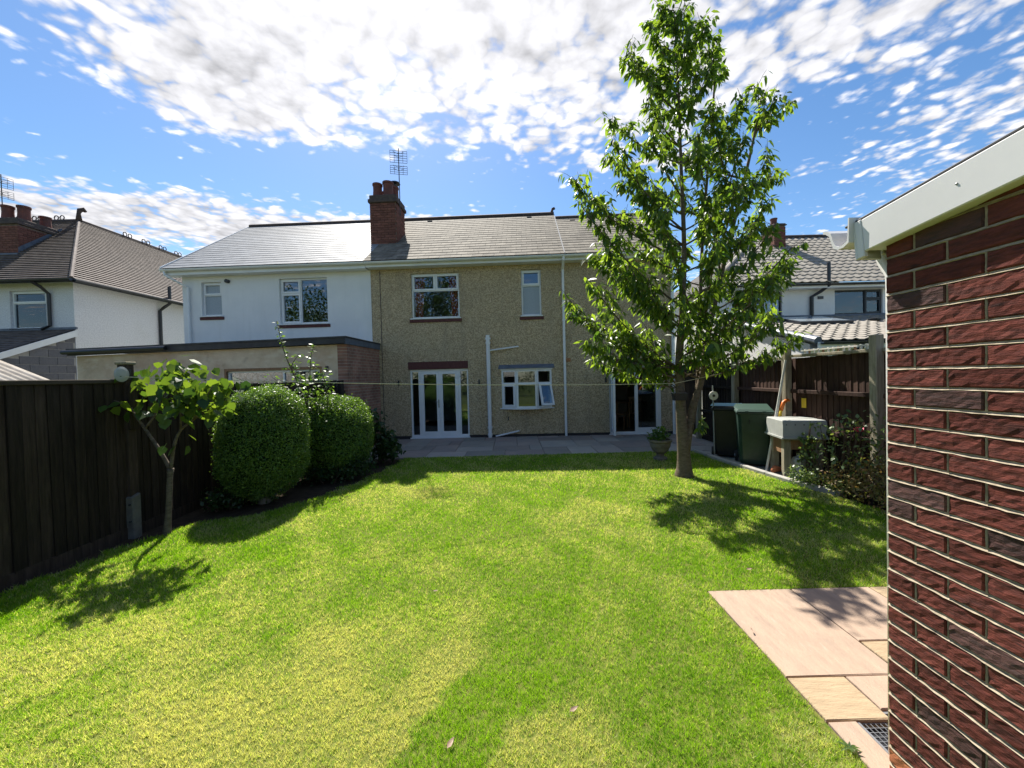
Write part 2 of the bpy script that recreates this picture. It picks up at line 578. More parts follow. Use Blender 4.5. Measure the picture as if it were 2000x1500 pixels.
mat('concrete_tile', (0.215, 0.19, 0.155), (0.31, 0.28, 0.235), scale=6, rough=0.75, bump=0.2, bscale=40, jitter=0.18)
mat('plain_tile', (0.075, 0.055, 0.048), (0.17, 0.135, 0.118), scale=5, rough=0.8, bump=0.3, bscale=30, stretch=(1, 1, 3), stain=((0.06, 0.05, 0.05), 1.6, 0.5, 0.5, 0.75))
mat('ridge_clay', (0.045, 0.035, 0.033), (0.09, 0.06, 0.05), scale=10, rough=0.8)
mat('lead', (0.08, 0.10, 0.14), (0.13, 0.155, 0.20), scale=6, rough=0.5)
mat('clay_pot', (0.17, 0.055, 0.04), (0.11, 0.04, 0.032), scale=9, rough=0.75, stain=((0.05, 0.04, 0.04), 4, 0.6, 0.5, 0.75))
mat('chimney_brick', (0.13, 0.05, 0.038), (0.20, 0.08, 0.058), scale=14, rough=0.85, bump=0.4, bscale=40, jitter=0.5)
mat('chimney_mortar', (0.16, 0.12, 0.10), (0.22, 0.17, 0.14), scale=10, rough=0.95)
mat('dark_cap', (0.06, 0.045, 0.045), (0.10, 0.075, 0.065), scale=8, rough=0.9, stain=((0.14, 0.14, 0.10), 6, 0.5, 0.55, 0.75))
mat('lintel_brick', (0.085, 0.028, 0.026), (0.12, 0.045, 0.04), scale=9, rough=0.8, stretch=(3, 1, 1))
mat('plinth', (0.02, 0.02, 0.022), (0.04, 0.035, 0.035), scale=6, rough=0.8)
mat('garage_brick', (0.155, 0.045, 0.034), (0.088, 0.030, 0.025), scale=60, rough=0.95, bump=1.0, bscale=75, jitter=0.5, bdist=0.006, stretch=(0.28, 1.0, 1.3), spec=0.1,
    stain=[((0.045, 0.028, 0.026), 16, 0.6, 0.52, 0.70, (0.4, 1, 1.7)), ((0.03, 0.02, 0.02), 60, 0.7, 0.60, 0.66, (0.22, 1, 1.6))])
mat('garage_brick_blue', (0.105, 0.052, 0.046), (0.062, 0.040, 0.038), scale=60, rough=0.95, bump=1.0, bscale=75, jitter=0.5, bdist=0.006, stretch=(0.28, 1.0, 1.3), spec=0.15)
mat('orange_brick', (0.46, 0.16, 0.07), (0.36, 0.12, 0.055), scale=14, rough=0.85, bump=0.3, bscale=60, jitter=0.2)
mat('mortar', (0.42, 0.35, 0.25), (0.27, 0.22, 0.15), scale=30, rough=0.95, bump=0.5, bscale=120, bdist=0.004)
mat('block', (0.12, 0.12, 0.135), (0.155, 0.15, 0.165), scale=20, rough=0.95, bump=0.5, bscale=60, jitter=0.2)
mat('light_mortar', (0.30, 0.29, 0.28), (0.36, 0.35, 0.33), scale=12, rough=0.95)
mat('fence_cap', (0.045, 0.036, 0.028), (0.08, 0.066, 0.052), scale=6, rough=0.9, bump=0.5, bscale=12, stretch=(6, 0.6, 6), spec=0.2)
mat('spur_concrete', (0.10, 0.098, 0.09), (0.16, 0.155, 0.14), scale=10, rough=0.95, bump=0.4, bscale=60)
mat('fence_dark', (0.020, 0.014, 0.010), (0.048, 0.034, 0.026), scale=5, rough=0.75, bump=0.6, bscale=9, stretch=(7, 7, 0.6), jitter=0.9, spec=0.25,
    stain=((0.010, 0.008, 0.008), 1.5, 0.6, 0.5, 0.75))
mat('fence_brown', (0.042, 0.023, 0.017), (0.08, 0.045, 0.033), scale=6, rough=0.85, bump=0.5, bscale=10, stretch=(8, 8, 0.7), jitter=0.6, spec=0.2,
    stain=((0.022, 0.014, 0.012), 2.5, 0.6, 0.5, 0.72))
mat('post_wood', (0.36, 0.32, 0.235), (0.22, 0.19, 0.135), scale=6, rough=0.9, bump=0.5, bscale=12, stretch=(6, 6, 0.6), jitter=0.3, spec=0.2,
    stain=((0.10, 0.115, 0.055), 4.0, 0.5, 0.52, 0.75))
mat('concrete', (0.30, 0.29, 0.26), (0.40, 0.385, 0.35), scale=10, rough=0.95, bump=0.4, bscale=60, jitter=0.2, stain=((0.14, 0.14, 0.11), 3, 0.5, 0.52, 0.75))
mat('paving', (0.36, 0.29, 0.235), (0.29, 0.245, 0.21), scale=2.5, rough=0.8, bump=0.35, bscale=9, jitter=0.45, hue=0.05, bdist=0.012,
    stain=[((0.22, 0.21, 0.20), 1.6, 0.5, 0.5, 0.8), ((0.16, 0.14, 0.12), 14, 0.3, 0.6, 0.75)])
mat('sandstone_pink', (0.40, 0.29, 0.21), (0.32, 0.235, 0.175), scale=4.5, rough=0.85, bump=0.7, bscale=7, bdist=0.016, stretch=(2.6, 0.7, 1), detail=8,
    stain=[((0.24, 0.185, 0.15), 2.6, 0.4, 0.5, 0.8), ((0.44, 0.36, 0.29), 11, 0.35, 0.58, 0.7, (3, 0.6, 1))])
mat('sandstone_buff', (0.385, 0.29, 0.18), (0.315, 0.23, 0.14), scale=4.5, rough=0.85, bump=0.7, bscale=7, bdist=0.016, stretch=(0.8, 3.4, 1), detail=8,
    stain=((0.30, 0.22, 0.125), 3.5, 0.4, 0.52, 0.75, (0.7, 3.5, 1)))
mat('joint', (0.10, 0.095, 0.085), (0.16, 0.15, 0.13), scale=20, rough=0.95)
mat('soil', (0.040, 0.028, 0.020), (0.075, 0.055, 0.038), scale=12, rough=1.0, bump=0.8, bscale=40, bdist=0.02, spec=0.1)
mat('lawn_base', (0.07, 0.11, 0.014), (0.16, 0.16, 0.04), scale=40, rough=1.0, spec=0.1)
mat('field', (0.06, 0.09, 0.025), (0.10, 0.11, 0.04), scale=0.7, rough=1.0, spec=0.1)
mat('bark', (0.10, 0.075, 0.052), (0.175, 0.14, 0.10), scale=14, rough=0.95, bump=0.8, bscale=18, stretch=(1, 1, 2.4), spec=0.15,
    stain=((0.13, 0.15, 0.06), 5, 0.4, 0.52, 0.75))
mat('bark_pale', (0.085, 0.07, 0.055), (0.16, 0.135, 0.108), scale=16, rough=0.9, bump=0.7, bscale=20, stretch=(1, 1, 2.5), spec=0.15)
mat('twig', (0.07, 0.045, 0.032), (0.11, 0.075, 0.05), scale=20, rough=0.9)
mat('bin_green', (0.012, 0.036, 0.024), (0.016, 0.046, 0.031), scale=5, rough=0.42, spec=0.5, stain=((0.07, 0.09, 0.075), 7, 0.4, 0.56, 0.75))
mat('bin_black', (0.012, 0.014, 0.016), (0.018, 0.02, 0.022), scale=5, rough=0.45)
mat('lid_blue', (0.33, 0.52, 0.72), (0.38, 0.57, 0.76), scale=4, rough=0.3)
mat('lid_green', (0.014, 0.045, 0.031), (0.02, 0.055, 0.038), scale=4, rough=0.5)
mat('rubber', (0.02, 0.02, 0.02), (0.03, 0.03, 0.03), rough=0.8)
mat('tank_grey', (0.34, 0.35, 0.33), (0.42, 0.43, 0.40), scale=4, rough=0.6, stain=((0.20, 0.21, 0.19), 5, 0.4, 0.55, 0.75))
mat('wood_brown', (0.22, 0.12, 0.06), (0.30, 0.17, 0.09), scale=6, rough=0.7, stretch=(6, 6, 1))
mat('steel', (0.30, 0.30, 0.30), (0.36, 0.36, 0.36), rough=0.4, metal=0.7)
mat('aluminium', (0.62, 0.60, 0.56), (0.70, 0.68, 0.64), rough=0.4, metal=0.3)
mat('orange_plastic', (0.60, 0.14, 0.02), (0.66, 0.18, 0.03), rough=0.4)
mat('yellow_plastic', (0.66, 0.45, 0.03), (0.70, 0.5, 0.05), rough=0.4)
mat('rope', (0.55, 0.50, 0.30), (0.62, 0.58, 0.40), scale=60, rough=0.8)
mat('cream', (0.62, 0.60, 0.54), (0.68, 0.66, 0.6), scale=6, rough=0.5)
mat('grey_plastic', (0.30, 0.32, 0.31), (0.36, 0.38, 0.37), scale=6, rough=0.5)
mat('room_wall', (0.42, 0.40, 0.37), (0.46, 0.44, 0.41), scale=2, rough=0.95)
mat('room_floor', (0.12, 0.08, 0.055), (0.16, 0.11, 0.075), scale=3, rough=0.6, stretch=(1, 8, 1))
mat('curtain_red', (0.48, 0.045, 0.045), (0.58, 0.07, 0.06), scale=6, rough=0.9)
mat('net', (0.55, 0.54, 0.50), (0.62, 0.61, 0.57), scale=6, rough=0.9)
mat('blind', (0.66, 0.64, 0.58), (0.7, 0.68, 0.62), scale=6, rough=0.8)
mat('stone_pot', (0.13, 0.115, 0.095), (0.21, 0.19, 0.16), scale=9, rough=0.95, bump=0.4, bscale=30, stain=((0.14, 0.14, 0.10), 4, 0.5, 0.52, 0.75))
mat('rose_pink', (0.62, 0.05, 0.14), (0.75, 0.14, 0.24), scale=30, rough=0.6)
mat('leaf_litter', (0.22, 0.13, 0.085), (0.36, 0.27, 0.20), scale=40, rough=0.7)
mat('metal_dark', (0.05, 0.05, 0.055), (0.08, 0.08, 0.085), rough=0.5, metal=0.6)
glass_mat('glass', base=0.02)
glass_mat('glass_upper', tint=(0.80, 0.83, 0.85), base=0.035)
mat('frosted', (0.30, 0.34, 0.38), (0.36, 0.40, 0.44), scale=30, rough=0.25, bump=0.3, bscale=90)
leaf_mat('leaf_cherry', (0.028, 0.066, 0.016), (0.12, 0.18, 0.035), trans=0.5, tcol=(3.2, 3.0, 1.0), rough=0.38)
leaf_mat('leaf_broad', (0.020, 0.055, 0.013), (0.10, 0.16, 0.028), trans=0.36, tcol=(3.0, 2.7, 1.0), rough=0.5)
leaf_mat('leaf_privet', (0.045, 0.105, 0.022), (0.16, 0.26, 0.055), trans=0.3, tcol=(2.2, 2.1, 0.8), rough=0.38)
leaf_mat('leaf_pear', (0.035, 0.085, 0.018), (0.085, 0.15, 0.035), trans=0.42, tcol=(2.4, 2.2, 0.9), rough=0.4)
leaf_mat('leaf_dark', (0.018, 0.045, 0.014), (0.04, 0.08, 0.022), trans=0.3, tcol=(2.0, 1.9, 0.8), rough=0.4)
leaf_mat('leaf_rose', (0.05, 0.10, 0.03), (0.19, 0.25, 0.09), trans=0.3, tcol=(2.0, 1.9, 0.8), rough=0.4)
leaf_mat('leaf_yellowed', (0.20, 0.24, 0.065), (0.30, 0.19, 0.10), trans=0.35, tcol=(1.7, 1.5, 0.8), rough=0.5)
mat('hedge_core_shade', (0.010, 0.022, 0.007), (0.018, 0.036, 0.011), scale=14, rough=1.0, spec=0.05)  # near-black green: shade deep between the leaves, put into the colour
leaf_mat('leaf_far', (0.03, 0.06, 0.016), (0.06, 0.10, 0.025), trans=0.3)
leaf_mat('grass_blade', (0.085, 0.215, 0.010), (0.31, 0.47, 0.022), trans=0.48, tcol=(1.45, 1.6, 0.55), rough=0.5, spec=0.3, dry=(0.64, 0.57, 0.34))
M = MATS

# ================================================================== the ground
def structure(o):
    o['kind'] = 'structure'
    return o
g = MB(); g.poly((-160, -60, -0.09), (160, -60, -0.09), (160, 260, -0.09), (-160, 260, -0.09))
structure(g.build('ground', M['field']))
LEFT_EDGE = [(-2.0, -4.25), (3.3, -4.25), (4.3, -4.1), (4.75, -3.85), (5.0, -3.35), (5.5, -2.95), (6.4, -2.62), (7.4, -2.42), (8.34, -2.3)]
RIGHT_EDGE = [(-2.0, 1.47), (2.985, 1.47), (2.99, 4.6), (4.0, 4.5), (4.6, 4.38), (5.75, 4.12), (6.6, 4.0), (7.5, 3.86), (8.34, 3.84)]
def interp(tab, y):
    return np.interp(y, [a for a, b in tab], [b for a, b in tab])
lm = MB()
ys = sorted(set([a for a, b in LEFT_EDGE] + [a for a, b in RIGHT_EDGE]))
for a, b in zip(ys[:-1], ys[1:]):
    lm.poly((interp(LEFT_EDGE, a + 1e-6), a, -0.004), (interp(RIGHT_EDGE, a + 1e-6), a, -0.004), (interp(RIGHT_EDGE, b - 1e-6), b, -0.004), (interp(LEFT_EDGE, b - 1e-6), b, -0.004))
structure(lm.build('lawn', M['lawn_base']))
sb = MB()
sb.poly((-4.6, 2.5, -0.03), (4.85, 2.5, -0.03), (4.85, 10.0, -0.03), (-4.6, 10.0, -0.03))
structure(sb.build('garden_soil', M['soil']))

# patio of random rectangular slabs in front of the house
def slab_template(w, d, t=0.035, seed=0):
    rr = random.Random(seed)
    m = MB()
    m.bbox(0, w, 0, d, -t, 0, 0.006)
    m.v = [(x + rr.uniform(-.003, .003), y + rr.uniform(-.003, .003), z + (rr.uniform(-.003, .003) if z > -0.01 else 0)) for x, y, z in m.v]
    return m
PY0 = 8.36
pat = MB(); pat.box(-4.3, 5.3, PY0 + 0.01, 11.3, -0.05, -0.012)
patio = structure(pat.build('patio', M['joint']))
def pack_slabs():
    rr = random.Random(5)
    cell = 0.29
    nx, ny = 33, 9
    occ = [[False] * nx for _ in range(ny)]
    sizes = [(2, 2), (3, 2), (3, 2), (2, 3), (3, 3), (2, 1), (1, 2), (1, 1)]
    k = 0
    tm = {}
    for j in range(ny):
        for i in range(nx):
            if occ[j][i]:
                continue
            ch = sizes[:]
            rr.shuffle(ch)
            ch.sort(key=lambda s: -(s[0] * s[1] > 3) + (s[0] * s[1] < 2) * 2)
            for (w, d) in ch:
                if i + w <= nx and j + d <= ny and not any(occ[b][a] for a in range(i, i + w) for b in range(j, j + d)):
                    break
            for a in range(i, i + w):
                for b in range(j, j + d):
                    occ[b][a] = True
            if (w, d) not in tm:
                tm[(w, d)] = [slab_template(w * cell - .012, d * cell - .012, seed=q).mesh('paving_slab', M['paving']) for q in range(3)]
            o = link('paving_slab', tm[(w, d)][k % 3], patio, (-4.25 + i * cell, PY0 + j * cell, rr.uniform(-.003, .003)))
            k += 1
pack_slabs()
# concrete path along the right fence, and its kerb
cp = MB()
pts = [(6.0, 4.22), (6.6, 4.12), (7.5, 3.98), (8.35, 3.96)]
for (a, xa), (b, xb) in zip(pts[:-1], pts[1:]):
    cp.poly((xa, a, -0.006), (4.9, a, -0.006), (4.9, b, -0.006), (xb, b, -0.006))
structure(cp.build('path', M['concrete']))
kb = thing('kerb', 'pale concrete kerb edging the lawn in front of the bins', 'kerb', (4.0, 5.2, 0))
kp = [(5.15, 4.36), (5.75, 4.16), (6.25, 4.08), (6.75, 4.01), (7.25, 3.93), (7.75, 3.89), (8.33, 3.88)]
for (a, xa), (b, xb) in zip(kp[:-1], kp[1:]):
    m = MB()
    d = Vector((xb - xa, b - a, 0)); ln = d.length
    m.bbox(0, ln - .008, -0.05, 0.05, -0.1, 0.055, 0.008)
    o = m.build('kerb_stone', M['concrete'], kb, (xa - 4.0, a - 5.2, 0))
    o.rotation_euler = (0, 0, math.atan2(d.y, d.x))

# sandstone slabs beside the garage
sp = MB(); sp.box(1.485, 4.6, 1.56, 2.975, -0.14, -0.10)
stone_paving = structure(sp.build('stone_paving', M['joint']))
for (x0, x1, y0, y1, mn) in [(1.48, 2.115, 2.125, 2.985, 'sandstone_pink'), (2.125, 2.72, 2.395, 2.985, 'sandstone_pink'), (2.73, 3.4, 2.395, 2.985, 'sandstone_buff'),
                             (2.125, 2.72, 2.125, 2.385, 'sandstone_buff'), (1.48, 1.79, 1.85, 2.115, 'sandstone_buff'), (1.8, 2.3, 1.905, 2.115, 'sandstone_pink'),
                             (2.31, 3.1, 1.56, 2.115, 'sandstone_pink'), (1.48, 1.615, 1.56, 1.84, 'sandstone_pink'), (2.73, 3.4, 2.125, 2.385, 'sandstone_pink'),
                             (3.41, 4.2, 1.56, 2.4, 'sandstone_buff'), (3.41, 4.2, 2.41, 2.985, 'sandstone_pink')]:
    m = MB(); m.bbox(0, x1 - x0, 0, y1 - y0, -0.07, 0, 0.004)
    rr = random.Random(int(x0 * 100 + y0 * 10))
    m.v = [(x + rr.uniform(-.002, .002), y + rr.uniform(-.002, .002), z) for x, y, z in m.v]
    m.build('paving_slab', M[mn], stone_paving, (x0, y0, rr.uniform(-.002, .001)))
gr = thing('drain_grate', 'black mesh drain grate set in the paving at the garage corner', 'drain grate', (1.625, 1.60, -0.012))
m = MB(); m.box(0, 0.5, 0, 0.30, -0.06, -0.035); m.build('gully', M['black_plastic'], gr)
m = MB(); m.sheet(0, 0.5, 0, 0.30, [(0.012, 0.488, 0.012, 0.288)], 0, 0.02)
m.v = [(x, z, -y) for x, y, z in m.v]; m.build('frame', M['steel'], gr)
for i in range(1, 20):
    m = MB(); m.box(0.012 + i * 0.0238 - .0014, 0.012 + i * 0.0238 + .0014, 0.012, 0.288, -0.008, -0.004); m.build('bar', M['steel'], gr)
for i in range(1, 12):
    m = MB(); m.box(0.012, 0.488, 0.012 + i * 0.023 - .0012, 0.012 + i * 0.023 + .0012, -0.009, -0.0045); m.build('cross_bar', M['steel'], gr)

# ================================================================== building helpers
def window(parent, x0, x1, z0, z1, lights, frame='white_plastic', glass='glass_upper', y=0.07, fr=0.045, sill=True, brick=True, frost=()):
    rects = []
    for (u0, u1, v0, v1, kind) in lights:
        a = x0 + (x1 - x0) * u0 + (fr if u0 == 0 else fr * .45)
        b = x0 + (x1 - x0) * u1 - (fr if u1 == 1 else fr * .45)
        c = z0 + (z1 - z0) * v0 + (fr if v0 == 0 else fr * .45)
        d = z0 + (z1 - z0) * v1 - (fr if v1 == 1 else fr * .45)
        rects.append((a, b, c, d))
    m = MB(); m.sheet(x0 + .002, x1 - .002, z0 + .002, z1 - .002, rects, y, y + .07)
    w = m.build('window', M[frame], parent)
    for i, (a, b, c, d) in enumerate(rects):
        q = (a, b, c, d)
        if lights[i][4] == 'c':
            s = fr * .8
            q = (a + s, b - s, c + s, d - s)
            m = MB(); m.sheet(a - .012, b + .012, c - .012, d + .012, [q], y - .018, y - .001)
            m.sheet(a + .001, b - .001, c + .001, d - .001, [q], y, y + .05)
            m.build('casement', M[frame], w)
        m = MB(); m.box(q[0] - .004, q[1] + .004, y + .03, y + .036, q[2] - .004, q[3] + .004)
        m.build('pane', M['frosted'] if i in frost else M[glass], w)
    if sill:
        m = MB(); m.bbox(x0 - .035, x1 + .035, -.05, y + .03, z0 - .032, z0 - .001, .005)
        m.build('sill', M[frame], w)
    if brick:
        m = MB(); m.bbox(x0 - .06, x1 + .06, -.03, .05, z0 - .118, z0 - .034, .004)
        m.build('brick_sill', M['lintel_brick'], w)
    return w

def slate_templates(w, ln, t=0.007, n=4):
    out = []
    for q in range(n):
        rr = random.Random(q + 3)
        m = MB()
        a, b = rr.uniform(-.006, .006), rr.uniform(-.006, .006)
        m.v = [(0, a, 0), (w, b, 0), (w, ln, 0), (0, ln, 0), (0, a, t), (w, b, t), (w, ln, t), (0, ln, t)]
        m.f = [(0, 3, 2, 1), (4, 5, 6, 7), (0, 1, 5, 4), (1, 2, 6, 5), (2, 3, 7, 6), (3, 0, 4, 7)]
        out.append(m)
    return out

def slope_mats(x0, x1, y0, z0, y1, z1, w, gauge, half=True, lift=0.012, clip=None, seed=1, jit=0.004):
    rr = random.Random(seed)
    al = math.atan2(z1 - z0, y1 - y0)
    ln = math.hypot(z1 - z0, y1 - y0)
    rows = int(ln / gauge)
    out = []
    for r in range(rows):
        s = r * gauge
        off = (w / 2 if (half and r % 2) else 0)
        cells = []
        x = x0
        while x < x1 - .05:
            ww = (w / 2 if (x == x0 and off) else w)
            ww = min(ww, x1 - x)
            cells.append((x, ww)); x += ww
        for x, ww in cells:
            if clip and not clip(x + w / 2, s):
                continue
            p = Vector((x, y0 + s * math.cos(al), z0 + s * math.sin(al))) + Vector((0, -math.sin(al), math.cos(al))) * lift
            out.append((r, Matrix.Translation(p) @ Matrix.Rotation(al - lift / (gauge * 1.25), 4, 'X') @ Matrix.Rotation(rr.uniform(-jit, jit), 4, 'Z') @ Matrix.Diagonal((ww / w, 1, 1, 1))))
    return out

def brick_templates(w=0.215, h=0.065, d=0.05, rough=0.0015, nx=2, nz=1, n=4, seed=0):
    out = []
    for q in range(n):
        rr = random.Random(q + seed)
        m = MB()
        e = 0.004
        idx = {}
        for k in range(nz + 1):
            for i in range(nx + 1):
                x, z = w * i / nx, h * k / nz
                ex = e if i in (0, nx) else 0
                ez = e if k in (0, nz) else 0
                idx[(i, k)] = len(m.v)
                m.v.append((x + (ex if i == 0 else -ex), rr.uniform(-rough, rough), z + (ez if k == 0 else -ez)))
        for k in range(nz):
            for i in range(nx):
                m.f.append((idx[(i, k)], idx[(i + 1, k)], idx[(i + 1, k + 1)], idx[(i, k + 1)]))
        per = [(i, 0) for i in range(nx)] + [(nx, k) for k in range(nz)] + [(i, nz) for i in range(nx, 0, -1)] + [(0, k) for k in range(nz, 0, -1)]
        ring1, ring2 = [], []
        for (i, k) in per:
            x, z = w * i / nx, h * k / nz
            x += rr.uniform(-rough, rough) ; z += rr.uniform(-rough, rough)
            ring1.append(len(m.v)); m.v.append((x, e + rr.uniform(0, rough), z))
        for (i, k) in per:
            ring2.append(len(m.v)); m.v.append((w * i / nx, d, h * k / nz))
        L_ = len(per)
        for j in range(L_):
            j2 = (j + 1) % L_
            m.f.append((idx[per[j2]], idx[per[j]], ring1[j], ring1[j2]))
            m.f.append((ring1[j2], ring1[j], ring2[j], ring2[j2]))
        out.append(m)
    return out

BRK = brick_templates()
BRKM = [t.mesh('brick', M['chimney_brick']) for t in BRK]
def chimney(parent, x0, x1, y0, y1, z0, z1, zb, pots, side=1, cap=0.18, pot_h=0.42):
    """stack with real bricks on the two faces in view, an oversailing cap and pots; zb: where bricks begin"""
    m = MB()
    e = .022
    m.box(x0 + e, x1 - e, y0 + e, y1 - e, z0, z1 - cap)
    st = m.build('chimney', M['chimney_mortar'], parent)
    n = int((z1 - cap - zb) / .075)
    for r in range(n):
        z = zb + r * .075 + .005
        x = x0 - (.112 if r % 2 else 0)
        i = 0
        while x < x1 - .02:
            a, b = max(x, x0), min(x + .215, x1)
            if b - a > .04:
                o = link('brick', BRKM[random.randrange(4)], st, (a, y0 + random.uniform(-.002, .002), z)); o.scale = ((b - a) / .215, 1, 1)
            x += .225
        y = y0 + .04 - (.112 if r % 2 == 0 else 0)
        while y < y1 - .02:
            a, b = max(y, y0 + .03), min(y + .215, y1)
            if b - a > .04:
                o = link('brick', BRKM[random.randrange(4)], st)
                if side > 0:
                    o.location = (x1, a, z); o.rotation_euler = (0, 0, math.pi / 2)
                else:
                    o.location = (x0, b, z); o.rotation_euler = (0, 0, -math.pi / 2)
                o.scale = ((b - a) / .215, 1, 1)
            y += .225
    m = MB()
    m.bbox(x0 - .045, x1 + .045, y0 - .045, y1 + .045, z1 - cap, z1 - cap * .55, .012)
    m.bbox(x0 - .01, x1 + .01, y0 - .01, y1 + .01, z1 - cap * .55 + .001, z1, .015)
    m.build('chimney_cap', M['dark_cap'], st)
    for (px, py, r, hh) in pots:
        m = MB()
        m.lathe([(r * 1.12, z1 - .03), (r * 1.08, z1 + hh * .12), (r * .98, z1 + hh * .5), (r, z1 + hh * .85), (r * 1.14, z1 + hh * .88), (r * 1.14, z1 + hh), (r * .9, z1 + hh), (r * .88, z1 + hh * .6)], 18, (px, py))
        m.build('chimney_pot', M['clay_pot'], st, smooth=False)
    return st

def gutter(parent, x0, x1, y, z, matn='white_plastic', r=0.058):
    prof = []
    for k in range(9):
        a = math.pi + math.pi * k / 8
        prof.append((y + r * math.cos(a), z + r * math.sin(a)))
    for k in range(8, -1, -1):
        a = math.pi + math.pi * k / 8
        prof.append((y + (r - .004) * math.cos(a), z + (r - .004) * math.sin(a) + .001))
    m = MB(); m.extrude_x(prof, x0, x1)
    gg = m.build('gutter', M[matn], parent)
    k = x0 + .5
    while k < x1:
        b = MB()
        p2 = [(y + (r + .006) * math.cos(math.pi + math.pi * q / 8), z + (r + .006) * math.sin(math.pi + math.pi * q / 8)) for q in range(9)]
        b.extrude_x(p2, k, k + .035)
        b.build('bracket', M[matn], gg)
        k += .92
    return gg

def pipe(parent, pts, r, matn, name='downpipe', collars=(), n=10):
    m = MB(); m.tube(pts, r, n)
    p = m.build(name, M[matn], parent, smooth=False)
    for c in collars:
        b = MB(); b.lathe([(r * 1.25, c), (r * 1.25, c + .06)], 12, (pts[-1][0], pts[-1][1]))
        b.build('collar', M[matn], p)
    return p

def aerial(label, top, zbase, rz=0.0, w=0.5):
    a = thing('aerial', label, 'aerial', (top[0], top[1], zbase), rz)
    hz = top[2] - zbase
    m = MB(); m.tube([(0, 0, 0), (0, 0, hz)], 0.014, 7); m.build('mast', M['metal_dark'], a)
    for (zc, n, hh) in ((hz - .28, 6, .36), (hz - .68, 5, .25)):
        m = MB()
        for k in range(n):
            z = zc - hh / 2 + hh * k / (n - 1)
            m.tube([(-w / 2, -.05, z), (w / 2, -.05, z)], .0065, 5)
        for x in (-w / 2, -w / 4, w / 4, w / 2):
            m.tube([(x, -.05, zc - hh / 2), (x, -.05, zc + hh / 2)], .0055, 5)
        m.build('reflector', M['metal_dark'], a)
        m = MB()
        for dx in (-1, 1):
            for s in (-1, 1):
                m.tube([(0, -.12, zc + s * .05), (dx * .16, -.13, zc + s * .05 + .05)], .006, 5)
        m.tube([(0, 0, zc), (0, -.14, zc)], .012, 6)
        m.build('dipole', M['metal_dark'], a)
    return a

def courses(mb, A, B, C, D, n, lift=0.02):
    """stepped tile courses on the slope A-B (eave) to D-C (ridge)"""
    A, B, C, D = map(Vector, (A, B, C, D))
    nr = (B - A).cross(D - A).normalized()
    if nr.z < 0:
        nr = -nr
    for k in range(n):
        t0, t1 = k / n, (k + 1) / n
        a, b = A.lerp(D, t0), B.lerp(C, t0)
        d, c = A.lerp(D, t1), B.lerp(C, t1)
        mb.poly(a + nr * lift, b + nr * lift, c + nr * .001, d + nr * .001)
        mb.poly(a, b, b + nr * lift, a + nr * lift)

# ================================================================== the pebbledashed house
XL, _ = fac(727, 640)
XR, _ = fac(1318, 700)
EZ, RY, RZ, EY = 4.98, 3.3, 7.5, -0.30
SL = (RZ - EZ) / (RY - EY)
ALPHA = math.atan(SL)
house = thing('house', 'brown pebbledashed house with french doors and a white bay window', 'house', HO, HY)
def frect(xa, ya, xb, yb):
    a, b = fac(xa, (ya + yb) / 2), fac(xb, (ya + yb) / 2)
    mid = (xa + xb) / 2
    return (a[0], b[0], fac(mid, yb)[1], fac(mid, ya)[1])
W1 = frect(803, 533, 897, 621)
W2 = frect(1018, 526, 1057, 616)
FD = frect(802, 721, 916, 857); FD = (FD[0], FD[1], 0.02, FD[3])
BAY = frect(980, 722, 1078, 796)
PD = frect(1190, 713, 1292, 850); PD = (PD[0], PD[1], 0.02, PD[3])
m = MB(); m.sheet(XL, XR, -0.05, EZ - .02, [W1, W2, (FD[0], FD[1], -.06, FD[3]), (BAY[0] + .1, BAY[1] - .1, BAY[2] + .02, BAY[3] - .02), (PD[0], PD[1], -.06, PD[3])], 0, .26)
m.build('wall', M['pebbledash'], house)
m = MB()   # gable, party and front-street walls
for (xa, xb) in ((XL + .001, XL + .2), (XR - .24, XR - .001)):
    prof = [(.262, -.05), (6.6, -.05), (6.6, EZ - .1), (RY, RZ - .45), (.262, EZ - .05)]
    m.extrude_x(prof, xa, xb)
m.box(XL, XR, 6.601, 6.8, -.05, EZ - .1)
m.build('side_wall', M['pebbledash'], house)
m = MB()
m.box(XL + .21, XR - .25, .27, 6.59, -.05, .01)
m.build('floor', M['room_floor'], house)
m = MB()
m.box(XL + .21, XR - .25, .27, 6.59, 2.42, 2.6)
m.box(-1.15, -1.03, .27, 6.58, .011, 2.419); m.box(1.9, 2.02, .27, 6.58, .011, 2.419); m.box(-.6, -.48, .27, 6.58, 2.601, 4.7)
m.box(XL + .22, XR - .26, 4.2, 4.3, .012, 2.418); m.box(XL + .22, XR - .26, 3.6, 3.7, 2.602, 4.7)
m.box(XL + .21, XR - .25, .27, 6.58, 4.71, 4.76)
m.build('room', M['room_wall'], house)
# plinth with a gap at the doors, red strip further right
for (a, b) in ((XL, FD[0]), (FD[1], PD[0]), (PD[1], XR)):
    m = MB(); m.box(a, b, -.012, .0, -.05, .07); m.build('plinth', M['plinth'], house)
window(house, *W1, [(0, .5, .62, 1, 'c'), (.5, 1, .62, 1, 'c'), (0, 1, 0, .62, 'f')], glass='glass_upper')
window(house, *W2, [(0, 1, .66, 1, 'c'), (0, 1, 0, .66, 'f')], frost=(1,))
# lintels
for q, (pa, pb) in enumerate((((797, 706), (914, 721)), ((1189, 700), (1293, 713)))):
    r = frect(*pa, *pb)
    m = MB(); m.bbox(r[0], r[1], -.012, .05, (FD if q == 0 else PD)[3] + .004, r[3], .004)
    m.build('lintel', M['lintel_brick'], house)
